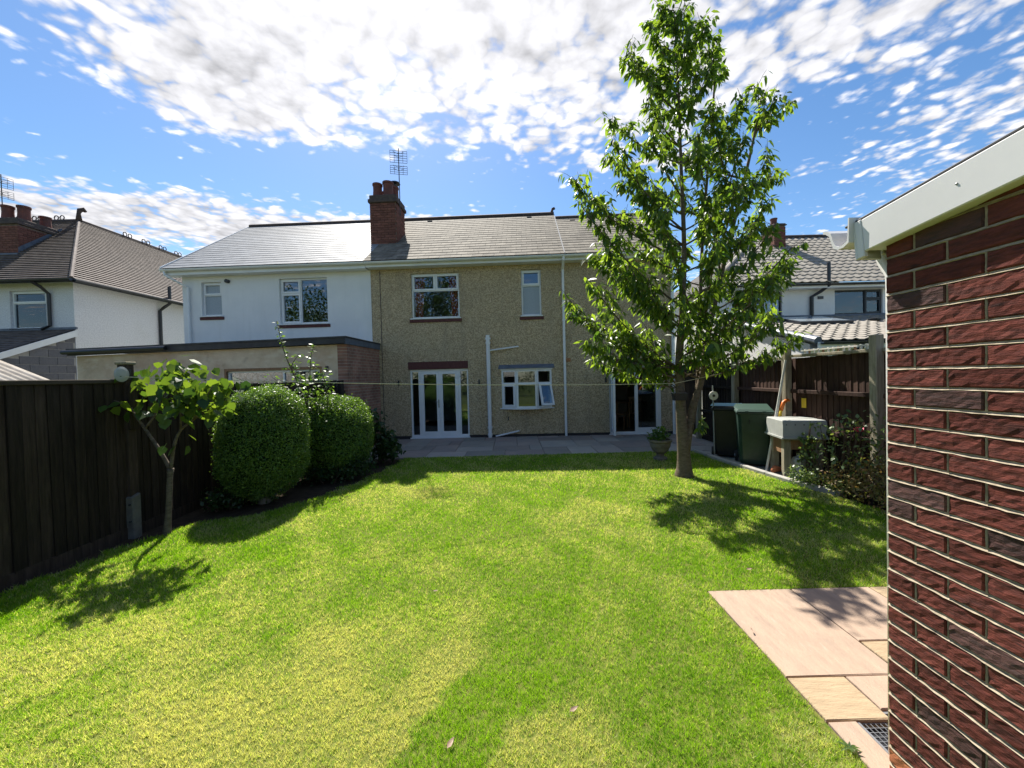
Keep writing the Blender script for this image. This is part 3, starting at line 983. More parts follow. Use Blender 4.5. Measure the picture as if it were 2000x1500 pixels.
# french doors with side lights
m = MB()
fw = FD[1] - FD[0]
a, b = FD[0] + fw * .16, FD[1] - fw * .16
m.sheet(FD[0] + .002, FD[1] - .002, FD[2], FD[3] - .002, [(FD[0] + .05, a - .035, FD[2] + .07, FD[3] - .06), (a + .03, b - .03, FD[2] + .05, FD[3] - .05), (b + .035, FD[1] - .05, FD[2] + .07, FD[3] - .06)], .05, .12)
m.box(FD[0] - .02, FD[1] + .02, -.05, .05, FD[2] - .03, FD[2] + .004)
fd = m.build('french_doors', M['white_plastic'], house)
for (p, q) in ((FD[0] + .05, a - .035), (b + .035, FD[1] - .05)):
    m = MB(); m.box(p - .004, q + .004, .08, .086, FD[2] + .066, FD[3] - .056); m.build('pane', M['glass'], fd)
mid = (a + b) / 2
for (p, q, s) in ((a + .032, mid - .002, 1), (mid + .002, b - .032, -1)):
    m = MB(); op = (p + .085, q - .085, FD[2] + .16, FD[3] - .14)
    m.sheet(p, q, FD[2] + .053, FD[3] - .053, [op], .036, .10)
    m.build('door_leaf', M['white_plastic'], fd)
    m = MB(); m.box(op[0] - .004, op[1] + .004, .066, .072, op[2] - .004, op[3] + .004); m.build('pane', M['glass'], fd)
    for hz in (.35, 1.72):
        m = MB(); m.box(p - .02 if s > 0 else q - .015, p + .015 if s > 0 else q + .02, .02, .035, hz, hz + .1); m.build('hinge', M['white_plastic'], fd)
m = MB(); m.box(mid - .045, mid - .018, .028, .0355, .86, 1.09); m.tube([(mid - .03, .03, 1.03), (mid - .03, -.01, 1.03), (mid - .13, -.012, 1.03)], .009, 6)
m.build('handle', M['steel'], fd)
# bay window: three facets, mullions, one casement pushed open
bx0, bx1, bz0, bz1 = BAY
bd = .20
xs_ = [bx0, bx0 + (bx1 - bx0) * .30, bx0 + (bx1 - bx0) * .70, bx1]
pl = [(xs_[0], .0), (xs_[1], -bd), (xs_[2], -bd), (xs_[3], .0)]
m = MB()
i0 = [(x, y) for x, y in pl]
def ring(mb, pts, z0, z1):
    n = len(pts)
    b = len(mb.v)
    mb.v += [(x, y, z0) for x, y in pts] + [(x, y, z1) for x, y in pts]
    mb.f.append(tuple(range(b, b + n))[::-1]); mb.f.append(tuple(range(b + n, b + 2 * n)))
    for j in range(n):
        k = (j + 1) % n
        mb.f.append((b + j, b + k, b + n + k, b + n + j))
ring(m, [(bx0 - .06, -.001), (xs_[1] - .01, -bd - .06), (xs_[2] + .01, -bd - .06), (bx1 + .06, -.001)], bz0 - .03, bz0)
bay = m.build('bay_window', M['white_plastic'], house)
m = MB(); ring(m, [(bx0 - .03, -.002), (xs_[1], -bd - .03), (xs_[2], -bd - .03), (bx1 + .03, -.002)], bz1, bz1 + .035); m.build('bay_head', M['white_plastic'], bay)
m = MB(); ring(m, [(bx0 - .09, -.001), (xs_[1] - .04, -bd - .09), (xs_[2] + .04, -bd - .09), (bx1 + .09, -.001)], bz1 + .036, bz1 + .05)
b0 = len(m.v)
m.v += [(bx0 - .09, -.002, bz1 + .05), (xs_[1] - .04, -bd - .088, bz1 + .05), (xs_[2] + .04, -bd - .088, bz1 + .05), (bx1 + .09, -.002, bz1 + .05), (bx0 - .06, -.002, bz1 + .15), (bx1 + .06, -.002, bz1 + .15)]
m.f += [(b0, b0 + 1, b0 + 4), (b0 + 1, b0 + 2, b0 + 5, b0 + 4), (b0 + 2, b0 + 3, b0 + 5), (b0 + 4, b0 + 5, b0 + 3, b0)]
m.build('bay_roof', M['lead'], bay)
for f in range(3):
    (ax, ay), (cx_, cy_) = pl[f], pl[f + 1]
    d = Vector((cx_ - ax, cy_ - ay, 0)); ln = d.length; an = math.atan2(d.y, d.x)
    zt = bz0 + (bz1 - bz0) * .64
    m = MB()
    m.sheet(.002, ln - .002, bz0 + .001, bz1 - .001, [(.05, ln - .05, bz0 + .05, zt - .03), (.05, ln - .05, zt + .03, bz1 - .05)], 0, .06)
    o = m.build('bay_facet', M['white_plastic'], bay, (ax, ay, 0)); o.rotation_euler = (0, 0, an)
    for (c, e, opn) in ((bz0 + .05, zt - .03, f == 2), (zt + .03, bz1 - .05, False)):
        m = MB(); sash = .045 if (f != 1 and c < zt) else 0.0
        if sash:
            m.sheet(.04, ln - .04, c - .01, e + .01, [(.05 + sash, ln - .05 - sash, c + sash, e - sash)], -.02, .02)
            o = m.build('casement', M['white_plastic'], bay)
            zo, T = e + .01, Matrix.Translation((ax, ay, 0)) @ Matrix.Rotation(an, 4, 'Z')
            X = T
            if opn:
                X = T @ Matrix.Translation((0, 0, zo)) @ Matrix.Rotation(R(-17), 4, 'X') @ Matrix.Translation((0, -.025, -zo))
            o.matrix_basis = X
            m = MB(); m.box(.046 + sash, ln - .046 - sash, -.003, .003, c + sash - .004, e - sash + .004)
            o = m.build('pane', M['glass'], bay); o.matrix_basis = X
        else:
            m = MB(); m.box(.046, ln - .046, .025, .031, c - .004, e + .004)
            o = m.build('pane', M['glass'], bay, (ax, ay, 0)); o.rotation_euler = (0, 0, an)
# patio doors: left leaf swung open, right leaf shut
pm = PD[0] + (PD[1] - PD[0]) * .50
m = MB(); m.sheet(PD[0] + .002, PD[1] - .002, PD[2], PD[3] - .002, [(PD[0] + .045, PD[1] - .045, PD[2] + .05, PD[3] - .045)], .05, .12)
m.box(PD[0] - .02, PD[1] + .02, -.05, .05, PD[2] - .03, PD[2] + .004)
pd_ = m.build('patio_doors', M['white_plastic'], house)
lw = pm - PD[0] - .05
for q in range(2):
    m = MB(); m.sheet(.0, lw, PD[2] + .053, PD[3] - .048, [(.085, lw - .085, PD[2] + .16, PD[3] - .13)], 0, .06)
    X = Matrix.Translation((pm, .045, 0)) if q else Matrix.Translation((PD[0] + .05, .03, 0)) @ Matrix.Rotation(R(-97), 4, 'Z')
    o = m.build('door_leaf', M['white_plastic'], pd_); o.matrix_basis = X
    m = MB(); m.box(.081, lw - .081, .027, .033, PD[2] + .156, PD[3] - .126); o = m.build('pane', M['glass'], pd_); o.matrix_basis = X
# roof of two levels, slates laid one by one
def roof_deck(parent, x0, x1, ry, rz, matn='roof_deck', back=6.9):
    m = MB()
    t = .05
    m.extrude_x([(EY, EZ - t), (EY, EZ), (ry, rz), (back, EZ), (back, EZ - t), (ry, rz - t)], x0, x1)
    return m.build('roof', M[matn], parent)
XS = 1.52
roofA = roof_deck(house, XL - .05, XS, RY, RZ)
roofB = roof_deck(house, XS + .001, XR + .12, 2.78, EZ + (2.78 - EY) * SL - .0)
GA = .235
mA = slope_mats(XL - .05, XS - .012, EY - .05, EZ - .035 + .02, RY, RZ + .02, .30, GA, seed=2)
mB = slope_mats(XS + .022, XR + .12, EY - .05, EZ - .035 + .02, 2.78, EZ + (2.78 - EY) * SL + .02, .30, GA, seed=3)
allm = sorted(mA + mB, key=lambda t: t[0])
scatter('slate', slate_templates(.295, GA * 1.25), [q[1] for q in allm], 300, M['slate_old'], roofA, 'upper_slates')
m = MB(); m.tube([(XL - .04, RY, RZ + .02), (XS + .01, RY, RZ + .02)], .085, 10); m.build('ridge_tile', M['ridge_clay'], roofA)
zB = EZ + (2.78 - EY) * SL
m = MB(); m.tube([(XS + .02, 2.78, zB + .02), (XR + .12, 2.78, zB + .02)], .08, 10); m.build('ridge_tile', M['ridge_clay'], roofB)
m = MB()    # verge: mortared edge between the two levels
m.extrude_x([(EY, EZ - .01), (EY, EZ + .035), (RY, RZ + .05), (RY, RZ - .03)], XS - .012, XS + .02); m.build('verge', M['light_mortar'], roofA)
m = MB(); m.tube([(XS - .06, RY, RZ + .05), (XS - .05, RY, RZ + .14), (XS - .03, RY, RZ + .21), (XS + .02, RY, RZ + .23), (XS + .04, RY, RZ + .19)], [.075, .045, .05, .055, .04], 8)
m.build('finial', M['ridge_clay'], roofA, smooth=True)
for xx in (-3.0, .55, 2.0):
    m = MB(); zz = RZ - .22 if xx < XS else zB - .22
    yy = EY + (zz - EZ) / SL
    m.box(xx, xx + .17, yy - .03, yy + .05, zz + .0, zz + .05); m.build('roof_vent', M['dark_cap'], roofA)
m = MB(); m.box(XL - .02, XR + .1, EY + .012, EY + .035, EZ - .17, EZ - .02); m.box(XL, XR + .1, EY + .036, -.002, EZ - .17, EZ - .155)
m.build('fascia', M['white_plastic'], house)
gutter(house, XL - .02, XR + .12, EY - .055, EZ - .045)
# pipes
dx, _ = fac(1102, 680)
pipe(house, [(dx, EY - .055, EZ - .09), (dx, EY - .055, EZ - .16), (dx, -.05, EZ - .36), (dx, -.05, 0.0)], .036, 'white_plastic', collars=(3.2, 1.15))
dx2, dz2 = fac(953, 655)
sp_ = pipe(house, [(dx2, -.075, dz2), (dx2, -.075, -.0)], .055, 'white_plastic', 'soil_pipe', collars=(dz2 - .25, .25, .05))
m = MB(); m.box(dx2 - .075, dx2 + .075, -.09, -.06, dz2 - .12, dz2 - .07); m.build('clamp', M['white_plastic'], sp_)
e1 = fac(1012, 677); e0 = fac(957, 685)
pipe(house, [(e1[0], .02, e1[1]), (e1[0], -.05, e1[1]), (dx2 + .03, -.07, e0[1])], .022, 'white_plastic', 'waste_pipe')
e1 = fac(1014, 841); e0 = fac(969, 858)
pipe(house, [(e1[0], .02, e1[1]), (e1[0], -.06, e1[1]), (e0[0], -.10, .03)], .024, 'white_plastic', 'waste_pipe')
dx3 = XR - .06
pipe(house, [(dx3, EY - .055, EZ - .09), (dx3, -.06, EZ - .36), (dx3, -.06, 0)], .045, 'white_plastic', collars=(1.3,))
# small fixings on the wall
for (px_, py_) in ((779, 748), (936, 746), (1183, 742)):
    x, z = fac(px_, py_)
    m = MB(); m.box(x - .02, x + .02, -.03, -.001, z - .07, z + .07); m.tube([(x, -.03, z), (x, -.1, z + .02)], .012, 6); m.build('wall_bracket', M['metal_dark'], house)
x, z = fac(1110, 703)
m = MB(); m.sheet(x - .06, x + .06, z - .045, z + .045, [(x - .05 + .024 * k, x - .036 + .024 * k, z - .03, z + .03) for k in range(4)], -.012, -.001); m.build('air_brick', M['orange_brick'], house)
x, z = fac(993, 817)
m = MB(); m.box(x - .015, x + .015, -.05, -.001, z - .05, z + .04); m.build('outside_tap', M['metal_dark'], house)
x = fac(747, 700)[0]
m = MB(); m.box(x - .006, x + .006, -.012, -.001, .0, EZ - .2); m.build('cable', M['dark_cap'], house)
# chimney on the party line
chx0 = -4.22; chx1 = -3.44
chimney(house, chx0 - .04, chx1, .9, 1.75, 4.9, 7.35, 5.75, [(-4.08, 1.12, .135, .42), (-3.74, 1.10, .15, .45), (-4.02, 1.52, .12, .34), (-3.68, 1.52, .12, .5)], side=1, cap=.24)
m = MB(); m.box(chx0 - .08, chx1 + .04, .84, .9 - .003, 5.55, 5.78); m.box(chx1 + .003, chx1 + .06, .86, 1.82, 5.7, 5.84); m.build('flashing', M['lead'], house)
m = MB(); m.lathe([(.03, 7.83), (.05, 7.95), (.17, 7.96), (.15, 8.0), (.02, 8.03)], 14, (-3.66, 1.52)); m.build('cowl', M['black_plastic'], house)
for (xx, s) in ((-2.62, .11), (-2.2, .12)):
    m = MB(); m.lathe([(s, 7.5), (s, 7.85), (s * 1.3, 7.87), (s * 1.3, 7.91), (s, 7.92)], 14, (xx - .2, 4.3)); m.build('chimney_pot', M['clay_pot'], house)
pa = at(776, 290, 12.0)
aerial('grid television aerial on a tall mast by the middle chimney', (pa.x + .03, pa.y + .0, pa.z), 6.7, R(12))
for (px0, px1, mn, lab) in ((808, 828, 'curtain_red', 'red curtain at the left side of the upper bedroom window'), (874, 892, 'curtain_red', 'red curtain at the right side of the upper bedroom window')):
    a, b = fac(px0, 577)[0], fac(px1, 577)[0]
    m = MB(); n = 14
    left = px0 < 850
    for k in range(n):
        x0c, x1c = a + (b - a) * k / n, a + (b - a) * (k + 1) / n
        s0, s1 = .022 * math.sin(k * 1.9), .022 * math.sin((k + 1) * 1.9)
        sh = -.10 if left else .10
        m.poly((x0c + sh, .19 + s0, W1[2] - .05), (x1c + sh, .19 + s1, W1[2] - .05), (x1c, .19 + s1, W1[3] + .05), (x0c, .19 + s0, W1[3] + .05))
    o = m.build('curtain', M[mn]); o.matrix_basis = Matrix.Translation(HO) @ Matrix.Rotation(HY, 4, 'Z')
    so = o.modifiers.new('s', 'SOLIDIFY'); so.thickness = .004
    tag(o, lab, 'curtain', 'red curtains')
for (px0, px1, lab) in ((804, 808, 'pale net curtain at the left edge of the upper bedroom window'), (892, 896, 'pale net curtain at the right edge of the upper bedroom window')):
    a, b = fac(px0, 577)[0], fac(px1, 577)[0]
    m = MB(); m.box(a, b, .15, .154, W1[2] - .03, W1[3] + .03)
    o = m.build('net_curtain', M['net']); o.matrix_basis = Matrix.Translation(HO) @ Matrix.Rotation(HY, 4, 'Z')
    tag(o, lab, 'curtain', 'net curtains')
# dining furniture just inside the open door
def dining_chair(x, y, rz, label):
    p = HO + HX * x + HN * y
    c = thing('dining_chair', label, 'chair', (p.x, p.y, .01), rz + HY, 'dining chairs inside the open door')
    m = MB(); m.bbox(-.21, .21, -.2, .2, .43, .46, .01); m.build('seat', M['wood_brown'], c)
    for sx in (-1, 1):
        m = MB(); m.tube([(sx * .18, -.17, 0), (sx * .18, -.17, .43)], .018, 6); m.build('leg', M['wood_brown'], c)
        m = MB(); m.tube([(sx * .18, .17, 0), (sx * .18, .17, .45), (sx * .18, .22, .95)], .018, 6); m.build('leg', M['wood_brown'], c)
    for k in range(4):
        m = MB(); m.box(-.13 + k * .08, -.11 + k * .08, .195, .21, .5, .9); m.build('back_slat', M['wood_brown'], c)
    m = MB(); m.box(-.19, .19, .205, .235, .88, .96); m.build('top_rail', M['wood_brown'], c)
px_ = (PD[0] + PD[1]) / 2
dining_chair(px_ - .15, 1.2, R(60), 'wooden dining chair behind the open patio door')
dining_chair(px_ + .35, 1.5, R(180), 'wooden dining chair behind the shut patio door leaf')
p = HO + HX * (px_ + .45) + HN * 2.3
t = thing('dining_table', 'dark dining table in the room behind the patio doors', 'table', (p.x, p.y, .01), HY)
m = MB(); m.bbox(-.6, .6, -.45, .45, .72, .76, .01); m.build('table_top', M['wood_brown'], t)
for sx in (-1, 1):
    for sy in (-1, 1):
        m = MB(); m.box(sx * .52 - .03, sx * .52 + .03, sy * .38 - .03, sy * .38 + .03, 0, .72); m.build('leg', M['wood_brown'], t)

# ================================================================== the white attached house
whouse = thing('house', 'white rendered house with plain grey slate roof, joined to the brown one', 'house', HO, HY)
WXL, _ = fac(358, 600)
w1 = frect(394, 551, 433, 617); w2 = frect(546, 543, 640, 632)
m = MB(); m.sheet(WXL, XL - .002, -.05, EZ - .02, [w1, w2], -.003, .25); m.build('wall', M['white_render'], whouse)
m = MB()
m.extrude_x([(.252, -.05), (6.6, -.05), (6.6, EZ - .1), (RY, RZ - .2), (.252, EZ - .05)], WXL + .001, WXL + .2)
m.extrude_x([(.262, -.05), (6.6, -.05), (6.6, EZ - .1), (RY, RZ - .45), (.262, EZ - .05)], XL - .2, XL - .004)
m.box(WXL, XL - .003, 6.601, 6.8, -.05, EZ - .1); m.build('side_wall', M['white_render'], whouse)
m = MB(); m.box(WXL + .21, XL - .21, .26, 6.5, 2.45, 2.6); m.box(WXL + .21, XL - .21, 3.4, 3.5, 2.61, 4.7); m.box(WXL + .21, XL - .21, .26, 6.4, 4.71, 4.75); m.build('room', M['room_wall'], whouse)
window(whouse, *w1, [(0, 1, .62, 1, 'c'), (0, 1, 0, .62, 'f')], frost=(0, 1))
window(whouse, *w2, [(0, .42, .68, 1, 'c'), (0, .42, 0, .68, 'c'), (.42, 1, 0, 1, 'f')])
roofW = roof_deck(whouse, WXL - .28, XL - .051, RY, RZ)
mW = slope_mats(WXL - .30, XL - .06, EY - .05, EZ - .035 + .02, RY, RZ + .02, .30, .205, seed=5, jit=.001, lift=.010)
mW.sort(key=lambda t: t[0])
scatter('slate', slate_templates(.297, .205 * 1.25, .006), [q[1] for q in mW], 300, M['slate_new'], roofW, 'upper_slates')
m = MB(); m.tube([(WXL - .28, RY, RZ + .02), (XL - .06, RY, RZ + .02)], .08, 10); m.build('ridge_tile', M['ridge_clay'], roofW)
m = MB(); m.extrude_x([(EY - .06, EZ - .12), (EY - .06, EZ + .03), (RY, RZ + .045), (RY, RZ - .1)], WXL - .315, WXL - .29); m.build('verge', M['white_plastic'], roofW)
m = MB(); m.box(WXL - .28, XL - .03, EY + .012, EY + .035, EZ - .19, EZ - .02); m.box(WXL - .28, XL - .03, EY + .036, -.005, EZ - .19, EZ - .172); m.build('fascia', M['white_plastic'], whouse)
gutter(whouse, WXL - .3, XL - .03, EY - .055, EZ - .045)
dx, _ = fac(372, 600)
pipe(whouse, [(WXL - .2, EY - .055, EZ - .09), (WXL - .18, EY - .05, EZ - .2), (dx, -.06, EZ - .5), (dx, -.06, 2.3)], .036, 'white_plastic', collars=(3.9, 3.2))
x, z = fac(446, 550)
m = MB(); m.lathe([(.055, 0), (.055, .09), (.035, .1)], 12); m.v = [(x + a, -.004 - c, z + b) for a, b, c in m.v]; m.build('extractor_vent', M['black_plastic'], whouse)

# ================================================================== flat-roofed extension
def brick_tex(name, c1, c2, mortar, axes='xz'):
    m = bpy.data.materials.new(name)
    m.use_nodes = True
    N, L = m.node_tree.nodes, m.node_tree.links
    bs = N['Principled BSDF']; bs.inputs['Roughness'].default_value = .9
    tc = N.new('ShaderNodeTexCoord'); se = N.new('ShaderNodeSeparateXYZ'); co = N.new('ShaderNodeCombineXYZ')
    L.new(tc.outputs['Object'], se.inputs[0])
    L.new(se.outputs['XYZ'.index(axes[0].upper())], co.inputs[0]); L.new(se.outputs[2], co.inputs[1])
    br = N.new('ShaderNodeTexBrick')
    br.inputs['Scale'].default_value = 1.0
    br.inputs['Brick Width'].default_value = .225; br.inputs['Row Height'].default_value = .075
    br.inputs['Mortar Size'].default_value = .006; br.inputs['Bias'].default_value = 0
    br.inputs['Color1'].default_value = (*c1, 1); br.inputs['Color2'].default_value = (*c2, 1); br.inputs['Mortar'].default_value = (*mortar, 1)
    L.new(co.outputs[0], br.inputs['Vector'])
    no = N.new('ShaderNodeTexNoise'); no.inputs['Scale'].default_value = 3; no.inputs['Detail'].default_value = 8
    L.new(tc.outputs['Object'], no.inputs['Vector'])
    mx = N.new('ShaderNodeMix'); mx.data_type = 'RGBA'; mx.blend_type = 'MULTIPLY'; mx.inputs[0].default_value = .7
    rp = N.new('ShaderNodeValToRGB'); rp.color_ramp.elements[0].position = .3; rp.color_ramp.elements[0].color = (.5, .5, .5, 1); rp.color_ramp.elements[1].position = .7; rp.color_ramp.elements[1].color = (1.2, 1.2, 1.2, 1)
    L.new(no.outputs[0], rp.inputs[0]); L.new(br.outputs['Color'], mx.inputs[6]); L.new(rp.outputs[0], mx.inputs[7])
    L.new(mx.outputs[2], bs.inputs['Base Color'])
    bp = N.new('ShaderNodeBump'); bp.invert = True; bp.inputs['Distance'].default_value = .01
    L.new(br.outputs['Fac'], bp.inputs['Height']); L.new(bp.outputs[0], bs.inputs['Normal'])
    MATS[name] = m
    return m
brick_tex('old_brick_y', (.40, .205, .145), (.29, .14, .10), (.44, .36, .29), 'yz')
OFF = -2.0
ext = thing('house_extension', 'flat-roofed extension with stained pinkish render and a brick end wall', 'extension', HO, HY)
ex1 = fac(677, 700, OFF)[0]; ex0 = fac(150, 700, OFF)[0]
zr_ = fac(677, 672, OFF)[1]; zl_ = fac(155, 694, OFF)[1]
ew = (fac(443, 740, OFF)[0], fac(625, 740, OFF)[0], 1.0, fac(540, 723, OFF)[1])
m = MB(); m.sheet(ex0, ex1 - .003, -.05, zl_ - .02, [ew], OFF, OFF + .2)
b0 = len(m.v)
m.v += [(ex0, OFF, zl_ - .021), (ex1 - .003, OFF, zl_ - .021), (ex1 - .003, OFF, zr_), (ex0, OFF + .2, zl_ - .021), (ex1 - .003, OFF + .2, zl_ - .021), (ex1 - .003, OFF + .2, zr_)]
m.f += [(b0, b0 + 1, b0 + 2), (b0 + 3, b0 + 5, b0 + 4), (b0 + 1, b0 + 4, b0 + 5, b0 + 2), (b0, b0 + 2, b0 + 5, b0 + 3)]
m.build('wall', M['cement_render'], ext)
m = MB(); m.box(ex0, ex0 + .2, OFF + .201, -.01, -.05, zl_); m.build('side_wall', M['cement_render'], ext)
m = MB(); m.box(ex1 - .215, ex1 + .012, OFF - .003, -.012, -.05, zr_); m.build('brick_wall', M['old_brick_y'], ext)
window(ext, *ew, [(0, .6, .0, 1, 'f'), (.6, 1, 0, 1, 'f')], frame='white_plastic', glass='glass_upper', y=.0, brick=False, sill=False).location = (0, OFF + .05, 0)
m = MB(); m.box(ew[0] - .05, ew[1] + .05, OFF - .012, OFF + .04, ew[3], ew[3] + .06); m.box(ew[0] - .05, ew[0], OFF - .012, OFF + .04, 1.0, ew[3] - .001); m.box(ew[1], ew[1] + .05, OFF - .012, OFF + .04, 1.0, ew[3] - .001); m.build('window_trim', M['wood_brown'], ext)
for k in range(14):
    xx = ew[0] + .06 + k * (ew[1] - ew[0] - .12) / 14
    m = MB(); m.box(xx, xx + .10, OFF + .16 + (k % 2) * .004, OFF + .164 + (k % 2) * .004, 1.02, ew[3] - .06); m.build('blind_slat', M['net'], ext)
m = MB()   # black fascia following the fall of the roof
def slanted(mb, xa, xb, za, zb, y0, y1, h):
    b = len(mb.v)
    mb.v += [(xa, y0, za), (xb, y0, zb), (xb, y1, zb), (xa, y1, za), (xa, y0, za + h), (xb, y0, zb + h), (xb, y1, zb + h), (xa, y1, za + h)]
    for q in ((0, 3, 2, 1), (4, 5, 6, 7), (0, 1, 5, 4), (1, 2, 6, 5), (2, 3, 7, 6), (3, 0, 4, 7)):
        mb.f.append(tuple(b + k for k in q))
slanted(m, ex0 - .1, ex1 + .04, zl_ - .02, zr_ + .01, OFF - .12, OFF - .09, .13)
m.build('fascia', M['dark_fascia'], ext)
m = MB(); slanted(m, ex0 - .1, ex1 + .06, zl_ + .112, zr_ + .142, OFF - .14, -.014, .035); m.build('roof', M['dark_fascia'], ext)
m = MB(); m.box(ex1 + .014, ex1 + .045, OFF - .12, -.016, zr_ - .0, zr_ + .14); m.build('fascia', M['lead'], ext)
gg = MB(); gg.tube([(ex0 - .15, OFF - .17, zl_ + .06), (ex0 + (ex1 - ex0) * .36, OFF - .17, zl_ + .10)], .05, 8); gg.build('gutter', M['black_plastic'], ext)
m = MB(); m.box(ex1 - .5, ex1 - .44, OFF - .03, OFF - .001, zr_ - .62, zr_ - .5); m.build('wall_bracket', M['metal_dark'], ext)

# ================================================================== far left house
fl = thing('house', 'far left white house with brown tiled hipped roof and three chimney pots', 'house', (-13.5, 12.1, 0), 0)
wl = (-1.98, -.86, 3.55, 4.72)
m = MB(); m.sheet(-12, 0, -.05, 5.0, [wl], 0, .25); m.build('wall', M['rough_render'], fl)
m = MB(); m.box(-.25, 0, .251, 11, -.05, 5.0); m.build('side_wall', M['rough_render'], fl)
m = MB(); m.box(-3.0, -.3, 2.0, 2.1, 2.7, 4.9); m.box(-3.0, -.3, .26, 2.0, 2.6, 2.7); m.build('room', M['room_wall'], fl)
fw_ = window(fl, *wl, [(0, 1, .68, 1, 'c'), (0, 1, 0, .68, 'f')], brick=False, glass='glass')
m = MB(); m.box(wl[0] + .06, wl[1] - .06, .2, .21, wl[3] - .55, wl[3] - .02); m.build('blind', M['blind'], fw_)
AP = (-3.0, 3.0, 8.08)
e = .35
m = MB(); m.poly((-12, -e, 4.98), (e, -e, 4.98), AP, (-12, 3.0, 8.08)); m.poly((e, -e, 4.98), (e, 11, 4.98), (-3.0, 11, 8.08), AP)
m.poly((-12, -e, 4.97), (-12, 0, 4.97), (e, 0, 4.97), (e, -e, 4.97)); m.poly((0, 0, 4.97), (0, 11, 4.97), (e, 11, 4.97), (e, 0, 4.97))
m.poly((-12, 3.0, 8.08), AP, (-6, 11, 4.9), (-12, 11, 4.9)); m.poly(AP, (-3, 11, 8.08), (-6, 11, 4.9))
fr_ = m.build('roof', M['roof_deck'], fl)
m = MB()
courses(m, (-12, -e, 4.98), (e, -e, 4.98), AP, (-12, 3.0, 8.08), 36, .035)
courses(m, (e, -e, 4.98), (e, 11, 4.98), (-3.0, 11, 8.08), AP, 36, .035)
o = m.build('tile_courses', M['plain_tile'], fr_); o['kind'] = 'stuff'
m = MB(); m.tube([(e, -e, 5.0), AP], .05, 7); m.build('hip_tile', M['plain_tile'], fr_)
m = MB(); m.tube([(-12, 3, 8.1), AP, (-3, 11, 8.1)], .09, 8); m.build('ridge_tile', M['ridge_clay'], fr_)
m = MB(); m.tube([(-3, 3, 8.1), (-3, 3, 8.38), (-2.98, 3.02, 8.5), (-2.9, 3.1, 8.56), (-2.86, 3.12, 8.48)], [.10, .06, .085, .09, .05], 9); m.build('finial', M['ridge_clay'], fr_, smooth=True)
def crest(x, y, z, along):
    m = MB()
    for s in (-.11, .11):
        c = Vector((x, y, z + .09)) + (Vector((0, s, 0)) if along == 'y' else Vector((s, 0, 0)))
        for q in range(8):
            a0, a1 = 2 * math.pi * q / 8, 2 * math.pi * (q + 1) / 8
            def pt(a):
                return c + (Vector((0, math.cos(a), math.sin(a))) if along == 'y' else Vector((math.cos(a), 0, math.sin(a)))) * .085
            m.tube([pt(a0), pt(a1)], .018, 5, caps=False)
    m.build('ridge_crest', M['ridge_clay'], fr_)
for y in (4.9, 5.75, 6.6, 7.45, 8.3, 9.15, 10.0):
    crest(-3, y, 8.14, 'y')
for x in (-3.75, -4.6, -5.45):
    crest(x, 3.0, 8.14, 'x')
chimney(fl, -3.62, -2.87, 1.0, 2.2, 5.6, 7.42, 6.1, [(-3.42, 1.2, .145, .46), (-3.06, 1.35, .155, .5), (-3.05, 1.95, .145, .38)], side=1, cap=.22)
m = MB(); m.box(-3.7, -2.8, .9, .995, 5.95, 6.2)
m.poly((-2.862, .98, 6.22), (-2.862, 2.3, 7.36), (-2.862, 2.3, 7.55), (-2.862, .98, 6.42)); m.build('flashing', M['lead'], fl)
m = MB(); m.box(-12, e + .03, -e - .03, -e, 4.86, 4.98); m.box(e, e + .03, -e + .001, 11, 4.86, 4.98); m.build('fascia', M['black_plastic'], fl)
gutter(fl, -12, e + .08, -e - .09, 4.94, 'black_plastic')
m = MB(); m.tube([(e + .09, -e, 4.92), (e + .09, 11, 4.92)], .055, 8); m.build('gutter', M['black_plastic'], fl)
pipe(fl, [(-.78, -e - .09, 4.9), (-.72, -.25, 4.78), (-.70, -.06, 4.6), (-.70, -.06, 3.62), (-.95, -.07, 3.52)], .045, 'black_plastic')
pipe(fl, [(.32, 3.05, 5.5), (.32, 3.05, 4.85), (.20, 2.95, 4.7), (.06, 2.9, 4.55), (.06, 2.9, 1.5)], .055, 'black_plastic', 'soil_pipe')
# lean-to of the far left house
lt = thing('lean_to', 'lean-to with tiled roof, white bargeboard and grey block wall, far left', 'lean-to', (-13.5, 12.1, 0), 0)
m = MB(); m.poly((-9, -2.1, 2.55), (.06, -2.1, 2.55), (.06, -.01, 3.48), (-9, -.01, 3.48)); m.poly((-9, -2.1, 2.47), (-9, -.01, 3.4), (.06, -.01, 3.4), (.06, -2.1, 2.47))
r_ = m.build('roof', M['roof_deck'], lt)
m = MB(); courses(m, (-9, -2.1, 2.56), (.06, -2.1, 2.56), (.06, -.01, 3.49), (-9, -.01, 3.49), 14); o = m.build('tile_courses', M['plain_tile'], r_); o['kind'] = 'stuff'
m = MB(); m.extrude_x([(-2.15, 2.36), (-2.15, 2.53), (-.012, 3.47), (-.012, 3.28)], .062, .09); m.build('bargeboard', M['white_plastic'], lt)
m = MB(); m.box(-9, .1, -.05, -.011, 3.49, 3.56); m.build('flashing', M['lead'], lt)
m = MB(); m.extrude_x([(-1.85, -.05), (-.012, -.05), (-.012, 3.38), (-1.85, 2.54)], -.25, -.012); m.build('wall', M['light_mortar'], lt)
for r in range(14):
    z = .02 + r * .235
    y = -1.85 - (.22 if r % 2 else 0)
    while y < -.05:
        a, b = max(y, -1.85), min(y + .44, -.02)
        top = min(z + .222, 2.52 + (a + 1.85) * .455)
        if b - a > .08 and top - z > .06:
            m = MB(); m.bbox(-.02, 0, 0, b - a, 0, top - z, .004); m.build('block', M['block'], lt, (0, a, z))
        y += .45
a_ = at(2, 352, 13.3)
